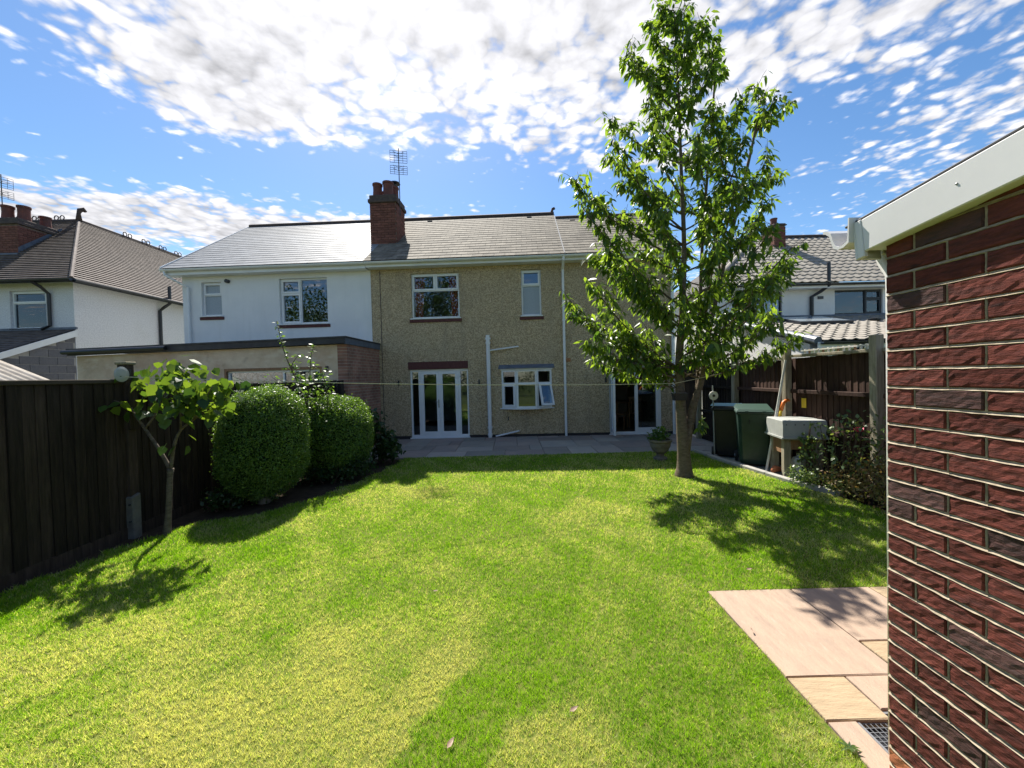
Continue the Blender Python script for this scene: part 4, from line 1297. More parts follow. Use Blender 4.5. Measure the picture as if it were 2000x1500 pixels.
aerial('television aerial at the far left edge above the chimney pots', (a_.x, a_.y, a_.z + .2), 6.4, R(60), .5)

# ================================================================== corrugated shed roof behind the left fence
sh = thing('shed', 'low shed with pale corrugated roof just behind the left fence', 'shed', (-8.6, 5.6, 0))
m = MB(); m.box(-1.6, 1.15, -1.0, 1.3, -.05, 1.45); m.build('wall', M['fence_brown'], sh)
V, Fq = [], []
ny = 120
for k in range(ny + 1):
    y = -1.25 + 2.7 * k / ny
    h = .022 * math.sin(k * 2 * math.pi / 6)
    V += [(-1.7, y, 2.68 + h), (1.5, y, 1.30 + h)]
for k in range(ny):
    Fq.append((2 * k, 2 * k + 1, 2 * k + 3, 2 * k + 2))
o = link('roof', np_mesh('roof', V, Fq, mat('corrugated', (.42, .38, .33), (.27, .24, .20), scale=5, rough=.9, stain=((.15, .12, .10), 3, .5, .5, .75))), sh)
so = o.modifiers.new('s', 'SOLIDIFY'); so.thickness = .012

# ================================================================== right neighbour
def pantile_templates(w, ln):
    out = []
    for q in range(2):
        m = MB()
        prof = []
        for k in range(9):
            u = k / 8
            prof.append((u * w, .034 * (0.5 - 0.5 * math.cos(2 * math.pi * min(max((u - .35) / .65, 0), 1)))))
        n = len(prof)
        for (y, dz) in ((0, -.022), (0, 0), (ln, 0)):
            m.v += [(x, y, z + dz) for x, z in prof]
        for k in range(n - 1):
            m.f.append((k, k + 1, n + k + 1, n + k)); m.f.append((n + k, n + k + 1, 2 * n + k + 1, 2 * n + k))
        out.append(m)
    return out
rn = thing('house', 'neighbouring white house on the right with dark window frames and pantiled roof', 'house', (7.67, 14.6, 0))
wa = (4.47, 6.26, 3.72, 4.62); wb = (1.5, 2.5, 3.72, 4.62)
m = MB(); m.sheet(0, 10, -.05, 4.9, [wa, wb], 0, .25); m.build('wall', M['far_render'], rn)
m = MB(); m.box(0, .25, .251, 8.2, -.05, 4.9); m.build('side_wall', M['far_render'], rn)
m = MB(); m.box(.3, 9.9, 2.5, 2.6, 2.5, 4.8); m.box(.3, 9.9, .26, 2.49, 2.4, 2.5); m.build('room', M['room_wall'], rn)
x_ = window(rn, *wa, [(0, .66, 0, 1, 'f'), (.66, 1, .62, 1, 'c'), (.66, 1, 0, .62, 'c')], frame='grey_frame', brick=False)
m = MB(); m.box(wa[0] + .06, wa[0] + 1.12, .17, .18, wa[2] + .28, wa[3] - .03); m.box(wa[0] + 1.24, wa[1] - .08, .17, .18, wa[2] + .40, wa[3] - .03); m.build('blind', M['blind'], x_)
window(rn, *wb, [(0, .35, 0, .6, 'c'), (0, .35, .6, 1, 'c'), (.35, 1, 0, 1, 'f')], frame='grey_frame', brick=False)
EYN, EZN, RYN, RZN = -.40, 4.84, 3.75, 7.86
SLN = (RZN - EZN) / (RYN - EYN)
m = MB()
hx = -.3 + (RYN - EYN)
m.poly((-.3, EYN, EZN), (10, EYN, EZN), (10, RYN, RZN), (hx, RYN, RZN)); m.poly((-.3, EYN, EZN), (hx, RYN, RZN), (hx, 4.6, RZN), (-.3, 8.6, EZN))
m.poly((hx, RYN + .3, RZN), (10, RYN + .3, RZN), (10, 8.6, EZN), (-.3, 8.6, EZN)); m.poly((-.3, EYN, EZN - .02), (-.3, 8.6, EZN - .02), (10, 8.6, EZN - .02), (10, EYN, EZN - .02))
rr_ = m.build('roof', M['roof_deck'], rn)
tm_ = slope_mats(-.3, 10, EYN - .05, EZN - .02, RYN, RZN + .0, .30, .335, half=False, lift=.03, jit=.002,
                 clip=lambda x, s: (x + .3) > s * math.cos(math.atan(SLN)) + .05)
# the ones in view to the right of the tree count most
tm_.sort(key=lambda t: 0 if 2.2 < t[1].translation.x < 7.6 else 1)
scatter('roof_tile', pantile_templates(.30, .40), [q[1] for q in tm_], 300, M['concrete_tile'], rr_, 'hidden_tiles')
m = MB(); m.tube([(hx, RYN, RZN + .02), (10, RYN, RZN + .02)], .10, 10); m.build('ridge_tile', M['ridge_clay'], rr_)
m = MB(); m.tube([(-.3, EYN, EZN + .02), (hx, RYN, RZN + .02)], .09, 8); m.build('hip_tile', M['concrete_tile'], rr_)
chimney(rn, 4.0, 4.5, 2.6, 3.45, 6.2, 8.12, 6.85, [(4.25, 3.0, .13, .35)], side=-1, cap=.1)
m = MB(); m.box(-.3, 10, EYN + .01, EYN + .04, EZN - .20, EZN - .03); m.box(-.3, 10, EYN + .041, -.002, EZN - .2, EZN - .185); m.build('fascia', M['white_plastic'], rn)
gutter(rn, -.3, 10, EYN - .06, EZN - .07, 'black_plastic')
pipe(rn, [(3.95, EYN + .02, 5.55), (3.95, EYN + .02, 4.72), (3.80, -.2, 4.55), (3.56, -.07, 4.38), (3.56, -.07, 3.4)], .06, 'black_plastic', 'soil_pipe')
m = MB(); m.box(3.83, 4.02, -.04, -.001, 4.30, 4.40); m.build('vent_cover', M['black_plastic'], rn)
m = MB(); m.box(-.01, 10, -.1, -.011, 3.60, 3.70); m.build('flashing', M['lead'], rn)
# its single-storey extension
rx = thing('house_extension', 'single-storey white extension with shallow pantiled roof behind the right fence', 'extension', (7.67, 10.0, 0))
m = MB(); m.box(.2, 9, 0, .2, -.05, 2.30); m.build('wall', M['far_render'], rx)
m = MB(); m.extrude_x([(0, -.05), (4.58, -.05), (4.58, 3.5), (0, 2.34)], 0, .199); m.build('side_wall', M['far_render'], rx)
m = MB(); m.extrude_x([(-.3, 2.32), (-.3, 2.38), (4.58, 3.62), (4.58, 3.55)], -.08, 9); xr = m.build('roof', M['roof_deck'], rx)
te = slope_mats(.06, 9, -.35, 2.385, 4.58, 3.63, .30, .335, half=False, lift=.03, jit=.002, clip=lambda x, s: not (1.5 < x < 3.3 and 2.75 < s < 4.05))
te.sort(key=lambda t: 0 if t[1].translation.x < 6.6 else 1)
scatter('roof_tile', pantile_templates(.30, .40), [q[1] for q in te], 300, M['concrete_tile'], xr, 'hidden_tiles')
for k in range(12):
    y0 = -.32 + k * .41
    z0 = 2.40 + (y0 + .32) * .254
    m = MB(); m.tube([(-.04, y0, z0), (-.04, y0 + .44, z0 + .44 * .254 + .012)], [.10, .085], 9); m.build('verge_tile', M['lead'], xr)
sk = MB(); sk.box(0, 1.7, 0, 1.3, 0, .09); o = sk.build('skylight', M['grey_frame'], xr, (1.55, 2.42, 3.12)); o.rotation_euler = (math.atan(.254), 0, 0)
s2 = MB(); s2.box(.06, 1.64, .06, 1.24, .091, .097); o2 = s2.build('pane', mat('sky_pane', (.30, .34, .36), (.32, .36, .38), rough=.08, spec=.8), xr, (1.55, 2.42, 3.12)); o2.rotation_euler = (math.atan(.254), 0, 0)
m = MB(); m.lathe([(.2, 0), (.2, .05), (.05, .09)], 12, (4.4, 2.9)); m.build('roof_vent', M['black_plastic'], xr, (0, 0, 3.26))
m = MB(); m.box(-.05, 9, -.33, -.302, 2.2, 2.36); m.box(-.05, 9, -.301, -.002, 2.2, 2.215); m.build('fascia', M['white_plastic'], rx)
gutter(rx, .0, 9, -.40, 2.35, 'black_plastic')
pipe(rx, [(1.0, -.4, 2.30), (1.0, -.4, 2.2), (.75, -.06, 2.05), (.75, -.06, 0)], .04, 'black_plastic')
b_ = at(1489, 696, 12.2)
m = MB(); m.box(-.03, -.001, 1.65, 2.0, 1.85, 2.2); m.build('meter_box', M['white_plastic'], rx)

# ================================================================== garage on the right
gx, gy = 1.54, 1.60
ga = thing('garage', 'dark red brick garage with white fascia at the right edge', 'garage', (gx, gy, 0))
brick_tex('garage_far', (.20, .055, .04), (.12, .04, .033), (.45, .37, .25), 'xz')
m = MB(); m.box(.009, 2.9, -5.6, -.004, -.05, 2.28); m.build('wall', M['garage_far'], ga)
GB = brick_templates(.215, .064, .1, .0016, 10, 4, 6, 40)
GH = brick_templates(.1025, .064, .1, .0016, 5, 4, 4, 80)
GBM = [[t.mesh('brick', M[n]) for t in GB] for n in ('garage_brick', 'garage_brick_blue', 'orange_brick')]
GHM = [[t.mesh('brick', M[n]) for t in GH] for n in ('garage_brick', 'garage_brick_blue', 'orange_brick')]
mo = MB()
rb = random.Random(21)
for j in range(-1, 30):
    z = .043 + j * .075 + .0055
    odd = j % 2
    y = 0.0
    first = True
    while y > -2.13:
        ln_ = .1025 if (first and not odd) else .215
        mi = 2 if j < 1 else (1 if rb.random() < .075 else 0)
        bank = GHM if ln_ < .2 else GBM
        o = link('brick', bank[mi][rb.randrange(4)], ga, (rb.uniform(-.0015, .0015), y, z + rb.uniform(-.0012, .0012)))
        o.rotation_euler = (rb.uniform(-.004, .004), 0, -math.pi / 2 + rb.uniform(-.004, .004))
        ye = y - ln_
        # upright joint, raked so that its near edge is flush
        mo.poly((.0075, ye, z - .002), (.0065, ye - .0045, z - .002), (.0065, ye - .0045, z + .066), (.0075, ye, z + .066))
        mo.poly((.0065, ye - .0045, z - .002), (-.0016, ye - .0085, z - .002), (-.0016, ye - .0085, z + .066), (.0065, ye - .0045, z + .066))
        mo.poly((-.0016, ye - .0085, z - .002), (.004, ye - .0115, z - .002), (.004, ye - .0115, z + .066), (-.0016, ye - .0085, z + .066))
        y = ye - .010
        first = False
    zt, zb_ = z - .0005, z - .011
    yy = [0 - .0 - k * .03 for k in range(73)]
    wprev = 0.0
    for a, b in zip(yy[:-1], yy[1:]):
        w1_, w2_ = wprev, rb.uniform(-.0016, .0012); wprev = w2_
        mo.poly((.0075, a, zt), (.0075, b, zt), (.0065, b, zb_ + .0055), (.0065, a, zb_ + .0055))
        mo.poly((.0065, a, zb_ + .0055), (.0065, b, zb_ + .0055), (-.0012 + w2_, b, zb_ + .001 + w2_), (-.0012 + w1_, a, zb_ + .001 + w1_))
        mo.poly((-.0012 + w1_, a, zb_ + .001 + w1_), (-.0012 + w2_, b, zb_ + .001 + w2_), (.006, b, zb_ - .002), (.006, a, zb_ - .002))
mo.build('mortar', M['mortar'], ga)
m = MB(); m.box(.0, .009, -5.6, -2.2, -.05, 2.28); m.build('rear_brickwork', brick_tex('garage_side', (.20, .055, .04), (.12, .04, .033), (.45, .37, .25), 'yz'), ga)
th = math.atan(.104)
rot = Matrix.Rotation(-th, 4, 'X')          # rises towards -y
def slope_part(name, x0, x1, y0, y1, z0, z1, matn, bev=.004):
    m = MB(); m.bbox(x0, x1, y0, y1, z0, z1, bev)
    o = m.build(name, M[matn], ga)
    o.matrix_basis = Matrix.Translation((0, .04, 2.186)) @ rot
    return o
slope_part('fascia', -.052, -.036, -5.6, .0, 0, .138, 'garage_plastic')
slope_part('fascia_corner', -.055, -.034, -.001, .03, -.022, .139, 'garage_plastic', .003)
slope_part('box_end', -.054, .05, .0301, .042, -.022, .138, 'garage_plastic', .003)
slope_part('soffit', -.035, .05, -5.6, -.002, .002, .012, 'garage_plastic', .002)
slope_part('roof', -.048, 2.95, -5.6, .085, .1395, .150, 'dark_fascia', .003)
slope_part('rear_fascia', .06, 2.9, .03, .045, 0, .137, 'garage_plastic', .003)
m = MB(); m.lathe([(.004, 0), (.0035, .002), (.001, .003)], 8); m.v = [(-.0525 - c, -.30 + a, 2.30 + b) for a, b, c in m.v]; m.build('screw', M['steel'], ga)
prof = [(.048, 2.155), (.075, 2.142), (.105, 2.142), (.128, 2.155), (.140, 2.185), (.150, 2.215), (.170, 2.232), (.185, 2.238), (.185, 2.25), (.168, 2.247),
        (.142, 2.228), (.130, 2.19), (.118, 2.165), (.100, 2.154), (.08, 2.154), (.055, 2.166), (.05, 2.26), (.044, 2.26)]
m = MB(); m.extrude_x([(y + .04, z + .085) for y, z in prof], -.075, 2.9); gu = m.build('gutter', M['garage_plastic'], ga)
m = MB(); m.tube([(.10, .12, 2.24), (.10, .10, 2.16), (.09, .055, 2.10), (.085, .045, 2.05), (.085, .045, .02)], .032, 12); m.build('downpipe', M['garage_plastic'], ga, smooth=True)

# ================================================================== fences
def feather_board(w, h, t=.018):
    m = MB(); m.v = [(0, 0, 0), (0, w, 0), (0, w, h), (0, 0, h), (t, 0, 0), (t * .45, w, 0), (t * .45, w, h), (t, 0, h)]
    m.f = [(0, 1, 2, 3), (4, 7, 6, 5), (0, 4, 5, 1), (3, 2, 6, 7), (0, 3, 7, 4), (1, 5, 6, 2)]
    return m
FX = -4.40
def left_fence(name, label, y0, y1, h, boards_h, cap, matn='fence_dark'):
    f = thing(name, label, 'fence', (FX, y0, 0))
    n = int((y1 - y0) / .1)
    st_ = (y1 - y0 - .1) / (n - 1)
    tms = [feather_board(.118, boards_h, .022).mesh('board', M[matn]) for _ in range(3)]
    rr = random.Random(int(y0 * 10))
    for k in range(n):
        o = link('board', tms[k % 3], f, (rr.uniform(0, .005), k * st_, .088 + rr.uniform(-.008, .006))); o.rotation_euler = (rr.uniform(-.006, .006), rr.uniform(-.006, .006), 0)
    m = MB(); m.box(-.005, .025, 0, y1 - y0, -.05, .098); m.build('gravel_board', M[matn], f)
    for z in (.35, .95, 1.55):
        m = MB(); m.box(-.06, -.003, 0, y1 - y0, z, z + .06); m.build('rail', M[matn], f)
    if cap:
        m = MB(); m.bbox(-.03, .045, 0, y1 - y0, h - .045, h, .006); m.build('capping', M['fence_cap'], f)
    return f
f1 = left_fence('garden_fence', 'near section of the dark stained board fence on the left, with capping rail', .5, 4.38, 1.775, 1.655, 1)
f2 = left_fence('garden_fence', 'far section of the dark board fence behind the small tree and hedges', 4.48, 10.0, 1.70, 1.60, 0)
f3 = thing('garden_fence', 'short return of dark slatted fence in front of the brick end wall', 'fence', (-4.74, 8.93, 0))
for k in range(11):
    m = MB(); m.bbox(0, .074, -.018, 0, .05, 1.70 + .006 * (k % 3), .003); m.build('board', M['fence_dark'], f3, (k * .081, .004 * (k % 2), 0))
for z in (.4, 1.4):
    m = MB(); m.box(0, .89, .006, .05, z, z + .07); m.build('rail', M['fence_dark'], f3)
m = MB(); m.bbox(-.09, -.01, -.04, .05, -.1, 1.93, .006); m.build('post', M['fence_cap'], f3)
pst = thing('fence_post', 'dark square fence post carrying the clothesline reel on the left', 'post', (FX + .01, 4.43, 0))
m = MB(); m.bbox(-.05, .05, -.05, .05, -.1, 1.94, .005); m.build('shaft', M['fence_dark'], pst)
m = MB(); m.bbox(-.065, .065, -.065, .065, 1.941, 1.975, .008); m.build('cap', M['post_wood'], pst)
m = MB(); m.bbox(.051, .075, -.05, .05, 1.2, 1.72, .004); m.build('cover_strip', M['fence_dark'], pst)
rl = thing('clothesline_reel', 'round pale grey clothesline reel fixed on top of the left fence post', 'reel', (FX + .075, 4.38, 1.83))
m = MB(); m.lathe([(.05, 0), (.082, .012), (.085, .05), (.06, .065), (.02, .07)], 22); m.v = [(c * .9, -.035 + a - .02, b) for a, b, c in m.v]; m.v = [(a * .6 + .0, b - a * .75, c) for a, b, c in m.v]
m.build('housing', M['grey_plastic'], rl, smooth=False)
m = MB(); m.box(-.02, .0, -.03, .05, -.06, .06); m.build('bracket', M['metal_dark'], rl)
q = gnd(266, 1047)
cs = thing('concrete_spur', 'short grey concrete spur post bolted beside the left fence', 'post', (q.x - .06, q.y + .04, 0))
m = MB()
m.bbox(-.05, .05, -.05, .05, -.1, .44, .008)
m.v = [(x, y, z if z < .3 else z + (.03 if y > 0 else 0)) for x, y, z in m.v]
m.build('post', M['spur_concrete'], cs)
for z in (.17, .36):
    m = MB(); m.tube([(.02, -.051, z), (.02, -.065, z)], .012, 6); m.build('bolt', M['metal_dark'], cs)
# right fence: weathered posts and rails towards us, boards behind
RFX = 4.76
PO = [(RFX, 5.03), (RFX, 6.70), (RFX, 8.27), (RFX, 9.9)]
for k, (lab, hh) in enumerate((('tall weathered fence post next to the garage corner', 2.12), ('weathered fence post behind the white tank, with the pole against it', 2.08), ('weathered fence post behind the two bins', 2.04), ('fence post furthest back beside the house corner', 1.95))):
    o = MB(); o.bbox(-.055, .055, -.055, .055, -.1, hh, .008)
    pp = o.build('fence_post', M['post_wood'], None, (PO[k][0] - .03, PO[k][1], 0)); pp.rotation_euler = (0, R(.5 * (k - 1)), 0)
    tag(pp, lab, 'post', 'posts of the right fence')
def right_bay(label, y0, y1, top, dark=False, rails=(1.33, .72)):
    f = thing('garden_fence', label, 'fence', (RFX, y0, 0), 0, 'bays of the right fence')
    mm = 'fence_dark' if dark else 'fence_brown'
    tms = [feather_board(.125, top - .03, .02) for _ in range(3)]
    for t in tms:
        t.v = [(-x, y, z) for x, y, z in t.v]; t.f = [q[::-1] for q in t.f]
    tms = [t.mesh('board', M[mm]) for t in tms]
    rr = random.Random(int(y0 * 7))
    n = int((y1 - y0 + .1) / .106)
    st_ = (y1 - y0 + .1 - .11) / (n - 1)
    for k in range(n):
        link('board', tms[k % 3], f, (.085 + rr.uniform(0, .006), k * st_ - .05, .03 + rr.uniform(-.012, .012)))
    for z in rails:
        m = MB(); m.bbox(-.02, .06, .03, y1 - y0 - .03, z - .03, z + .03, .006); m.build('rail', M[mm if dark else 'fence_brown'], f)
    m = MB(); m.bbox(-.03, .09, .03, y1 - y0 - .03, top, top + .045, .006); m.build('top_rail', M['post_wood'] if not dark else M[mm], f)
    m = MB(); m.box(.02, .09, 0, y1 - y0, -.05, .12); m.build('gravel_board', M[mm], f)
    return f
right_bay('bay of brown board fence ending behind the garage corner', 3.4, 5.0, 1.90)
right_bay('bay of brown board fence behind the white tank and roses', 5.06, 6.66, 1.90)
right_bay('bay of brown board fence behind the green bin', 6.76, 8.22, 1.87)
right_bay('dark bay of fence behind the black bin', 8.32, 9.85, 1.82, True)
# neighbour's pale trellis strip over the fence
tr = thing('trellis', 'strip of pale sunlit trellis just above the right fence', 'trellis', (RFX + .16, 5.3, 1.93))
for z in (0, .07):
    m = MB(); m.box(-.012, .012, 0, 1.3, z, z + .02); m.build('lath', M['cream'], tr)
for k in range(14):
    m = MB(); m.box(.0125, .03, k * .095, k * .095 + .025, -.02, .10); m.build('slat', M['wood_brown'] if k % 3 == 0 else M['cream'], tr)
# arched garden gate by the house corner
gt = thing('garden_gate', 'dark arched wooden gate between the house corner and the right fence', 'gate', (RFX, 9.96, 0))
for k in range(8):
    u = (k + .5) / 8
    hh = 1.75 + .28 * math.sin(math.pi * u)
    m = MB(); m.bbox(0, .022, k * .115, k * .115 + .112, .05, hh, .003); m.build('board', M['fence_dark'], gt)
for z in (.4, 1.4):
    m = MB(); m.box(-.03, -.001, 0, .92, z, z + .09); m.build('ledge', M['fence_dark'], gt)

# ================================================================== things along the right side
def wheelie(label, loc, rz, body, lid, s=1.0):
    b = thing('wheelie_bin', label, 'bin', loc, rz)
    m = MB()
    rings = [(.235, .25, .04), (.25, .27, .12), (.275, .335, .86), (.285, .345, .94)]
    i0 = 0
    n = 0
    for (hx_, hy_, z) in rings:
        c = .05
        pts = [(-hx_ + c, -hy_), (hx_ - c, -hy_), (hx_, -hy_ + c), (hx_, hy_ - c), (hx_ - c, hy_), (-hx_ + c, hy_), (-hx_, hy_ - c), (-hx_, -hy_ + c)]
        m.v += [(x, y, z) for x, y in pts]
    for r in range(len(rings) - 1):
        for k in range(8):
            a, c = r * 8 + k, r * 8 + (k + 1) % 8
            m.f.append((a, c, c + 8, a + 8))
    m.f.append(tuple(range(8))[::-1])
    m.build('body', M[body], b)
    m = MB(); m.bbox(-.305, .305, -.365, .365, .925, .975, .015); m.build('rim', M[body], b)
    m = MB()
    V = [(-.31, -.385, .978), (.31, -.385, .978), (.31, .33, 1.02), (-.31, .33, 1.02), (-.27, -.33, 1.015), (.27, -.33, 1.015), (.27, .30, 1.075), (-.27, .30, 1.075)]
    m.v = V; m.f = [(0, 3, 2, 1), (4, 5, 6, 7), (0, 1, 5, 4), (1, 2, 6, 5), (2, 3, 7, 6), (3, 0, 4, 7)]
    m.build('lid', M[lid], b)
    for sx in (-.14, .14):
        m = MB(); m.box(sx - .03, sx + .03, -.40, -.386, .965, .99); m.build('lid_grip', M[lid], b)
    m = MB(); m.tube([(-.25, .36, .97), (-.25, .42, 1.0), (.25, .42, 1.0), (.25, .36, .97)], .016, 8); m.build('handle', M[body], b)
    for sx in (-1, 1):
        m = MB(); m.lathe([(.02, 0), (.10, .0), (.10, .045), (.02, .045)], 18); m.v = [(sx * .255 + (c if sx > 0 else -c), .24 + a, .10 + bb) for a, bb, c in m.v]
        w = m.build('wheel', M['rubber'], b)
        m = MB(); m.lathe([(.01, 0), (.045, 0), (.03, .052), (.01, .052)], 12); m.v = [(sx * .255 + (c if sx > 0 else -c), .24 + a, .10 + bb) for a, bb, c in m.v]; m.build('hub', M['steel'], w)
    for (x, z) in ((-.1, .84), (.16, .84)):
        m = MB(); m.box(x, x + .012, -.352, -.336, z - .08, z); m.build('rib', M['bin_black'], b)
    b.scale = (s * .93, s * .93, s)
    return b
wheelie('dark green wheelie bin standing on the kerb right of the tree', (4.36, 7.05, .0), R(-26), 'bin_green', 'lid_green')
wheelie('black wheelie bin with pale blue lid behind the green bin', (4.32, 7.82, 0), R(150), 'bin_black', 'lid_blue')
# stand with upturned tank
st = thing('timber_stand', 'stand of thick weathered timber posts under the grey tank', 'stand', (4.52, 6.22, 0), R(-12))
for (x, y) in ((-.20, -.16), (.22, -.20), (-.20, .24), (.22, .22)):
    m = MB(); m.bbox(x - .05, x + .05, y - .05, y + .05, -.05, .60, .006); m.build('leg', M['post_wood'], st)
m = MB(); m.box(-.28, .3, -.27, .3, .602, .625); m.build('board', M['post_wood'], st)
m = MB(); m.box(-.248, .27, -.205, -.185, .45, .60); m.box(-.245, -.225, -.1, .18, .38, .60); m.build('apron', M['wood_brown'], st)
tk = thing('tank', 'upturned grey plastic tank resting on the timber stand', 'tank', (4.52, 6.22, .626), R(-12))
m = MB()
V = [(-.30, -.29), (.31, -.29), (.31, .31), (-.30, .31)]
def frus(mb, lo, hi, z0, z1):
    b = len(mb.v)
    mb.v += [(x * lo, y * lo, z0) for x, y in V] + [(x * hi, y * hi, z1) for x, y in V]
    for q in ((0, 3, 2, 1), (4, 5, 6, 7), (0, 1, 5, 4), (1, 2, 6, 5), (2, 3, 7, 6), (3, 0, 4, 7)):
        mb.f.append(tuple(b + k for k in q))
frus(m, 1.0, .975, .026, .27); m.build('shell', M['tank_grey'], tk)
m = MB(); frus(m, 1.06, 1.06, .0, .025); m.build('rim', M['tank_grey'], tk)
m = MB(); frus(m, .976, .94, .2705, .286); m.build('top', M['tank_grey'], tk)
for k in range(5):
    m = MB(); m.tube([(-.25 + k * .12, -.291, .22), (-.25 + k * .12, -.30, .22)], .008, 6); m.build('stud', M['metal_dark'], tk)
# white canister below the tank
cn = thing('canister', 'white plastic canister standing under the tank between the stand legs', 'canister', (4.50, 6.12, .0))
m = MB(); m.lathe([(.09, .0), (.10, .02), (.10, .26), (.075, .31), (.03, .33), (.03, .37)], 16); m.build('body', M['cream'], cn, smooth=False)
m = MB(); m.lathe([(.036, .371), (.036, .40), (.01, .405)], 12); m.build('cap', M['black_plastic'], cn)
# poles
def pole(name, label, cat, a, b, r, matn):
    a, b = Vector(a), Vector(b)
    o = MB(); o.tube([(0, 0, 0), tuple((b - a) * .5), tuple(b - a)], [r, r * .98, r * .9], 10)
    return tag(o.build(name, M[matn], None, a), label, cat)
pb = gnd(1467, 915); pt_ = at(1529, 702, 6.60)
pole('prop_pole', 'long pale pole leaning on the fence post left of the tank', 'pole', (4.22, 6.48, .01), (4.66, 6.62, 1.86), .02, 'cream')
pole('cane', 'thin pale cane standing behind the long leaning pole', 'cane', (4.60, 6.95, .01), (4.70, 6.75, 1.55), .011, 'cream')
hn = thing('spade_handle', 'orange and yellow tool handle sticking up behind the tank', 'tool', (4.58, 6.64, 0))
m = MB(); m.tube([(-.10, -.06, .3), (-.02, -.02, .95), (.03, 0, 1.08)], .022, 8); m.build('shaft', M['yellow_plastic'], hn)
m = MB(); m.tube([(-.0, -.01, 1.0), (.05, 0, 1.14), (.13, .02, 1.18), (.18, .03, 1.15)], [.028, .03, .03, .022], 8); m.build('grip', M['orange_plastic'], hn, smooth=True)
bt = thing('hand_fork', 'rusty orange garden tool lying at the foot of the bin', 'tool', (4.33, 6.30, .0))
m = MB(); m.tube([(-.13, 0, .05), (-.07, .02, .09), (.0, .04, .07), (.2, .08, .05)], [.03, .055, .045, .03], 8); m.build('head', M['orange_brick'], bt, smooth=True)
m = MB(); m.tube([(.05, .04, .08), (.14, .06, .30)], .012, 6); m.build('handle', M['wood_brown'], bt)
nt_ = at(1560, 786, 6.7)
m = MB(); m.box(-.004, .0, -.05, .05, -.08, .08); tag(m.build('notice', M['yellow_plastic'], None, (RFX + .055, 6.42, 1.14)), 'small faded yellow plate on the fence above the tank', 'plate')
# white reel on a thin stake
dk = thing('line_reel', 'round white reel on a thin stake beside the black bin', 'reel', (3.98, 7.68, 0))
m = MB(); m.tube([(0, .0, 0), (-.02, 0, 1.42)], .012, 7); m.build('stake', M['grey_plastic'], dk)
m = MB(); m.lathe([(.028, 0), (.088, .004), (.088, .022), (.028, .026), (.028, .0)], 24); m.v = [(a - .02, -.016 - c, 1.22 + b) for a, b, c in m.v]; m.build('disc', M['cream'], dk)
m = MB(); m.lathe([(.026, -.004), (.026, .030)], 14); m.v = [(a - .02, -.016 - c, 1.22 + b) for a, b, c in m.v]; m.build('hub', M['black_plastic'], dk)
# washing line
P0 = Vector((FX + .13, 4.30, 1.80)); P1 = at(1316, 749, 6.02); P2_ = at(1500, 706, 6.9); P3_ = Vector((RFX - .04, 6.66, 1.94))
pts = []
for (a, b, sag) in ((P0, P1, .05), (P1, P2_, .015), (P2_, P3_, 0)):
    for k in range(12):
        u = k / 12
        p = a.lerp(b, u); p.z -= sag * 4 * u * (1 - u); pts.append(p)
pts.append(P3_)
m = MB(); m.tube([p - P0 for p in pts], .0042, 5)
tag(m.build('washing_line', M['rope'], None, P0), 'pale washing line stretched across the garden to the tree', 'washing line')
# urn and its plant
uq = gnd(1310, 905)
un = thing('urn', 'weathered stone urn on the patio edge left of the tree', 'urn', (uq.x - .06, uq.y + .35, 0))
m = MB(); m.lathe([(.13, 0), (.13, .04), (.075, .07), (.07, .11), (.14, .17), (.19, .27), (.20, .34), (.225, .36), (.225, .40), (.19, .40), (.18, .33)], 24); m.build('bowl', M['stone_pot'], un)
URN = Vector((uq.x - .06, uq.y + .35, .40))
q = gnd(1268, 904)
# basket on the trunk

# ================================================================== leaves
def leaf_template(wr=.5, droop=.25, fold=.10, tipx=1.0):
    # unit leaf: length along x, width along y, face normal z
    pr = [(0, 0), (.30, .5), (.68, .36), (tipx, 0)]
    V = [(0, 0, 0), (.33, 0, -fold * .5), (.70, 0, -fold * .35), (tipx, 0, 0), (.28, .5 * wr, 0), (.66, .38 * wr, 0), (.28, -.5 * wr, 0), (.66, -.38 * wr, 0)]
    V = [(x, y, z - droop * x * x) for x, y, z in V]
    Fc = [(0, 1, 4, 4), (4, 1, 2, 5), (5, 2, 3, 3), (0, 6, 1, 1), (1, 6, 7, 2), (2, 7, 3, 3)]
    T = []
    for q in Fc:
        T.append(q[:3])
        if q[3] != q[2]:
            T.append((q[0], q[2], q[3]))
    return np.array(V, dtype=float), np.array(T)
def frames(a, n):
    a = a / np.linalg.norm(a, axis=1, keepdims=True)
    n = n - a * np.sum(a * n, axis=1, keepdims=True)
    ln = np.linalg.norm(n, axis=1, keepdims=True)
    n = np.where(ln < 1e-5, np.array([[0.3, 0.2, 0.9]]), n)
    n = n / np.linalg.norm(n, axis=1, keepdims=True)
    return a, np.cross(n, a), n
def leaf_mesh(name, T, P, a, n, L_, mat_, extra=None):
    V0, F0 = T
    a, b, n = frames(a, n)
    L_ = np.asarray(L_)[:, None, None]
    V = P[:, None, :] + L_ * (V0[None, :, 0:1] * a[:, None, :] + V0[None, :, 1:2] * b[:, None, :] + V0[None, :, 2:3] * n[:, None, :])
    k = len(V0)
    Fc = F0[None] + (np.arange(len(P)) * k)[:, None, None]
    at_ = {'tint': np.repeat(RNG.random(len(P)), k)}
    if extra is not None:
        at_.update({q: np.repeat(v, k) for q, v in extra.items()})
    return np_mesh(name, V.reshape(-1, 3), Fc.reshape(-1, 3), mat_, True, at_)
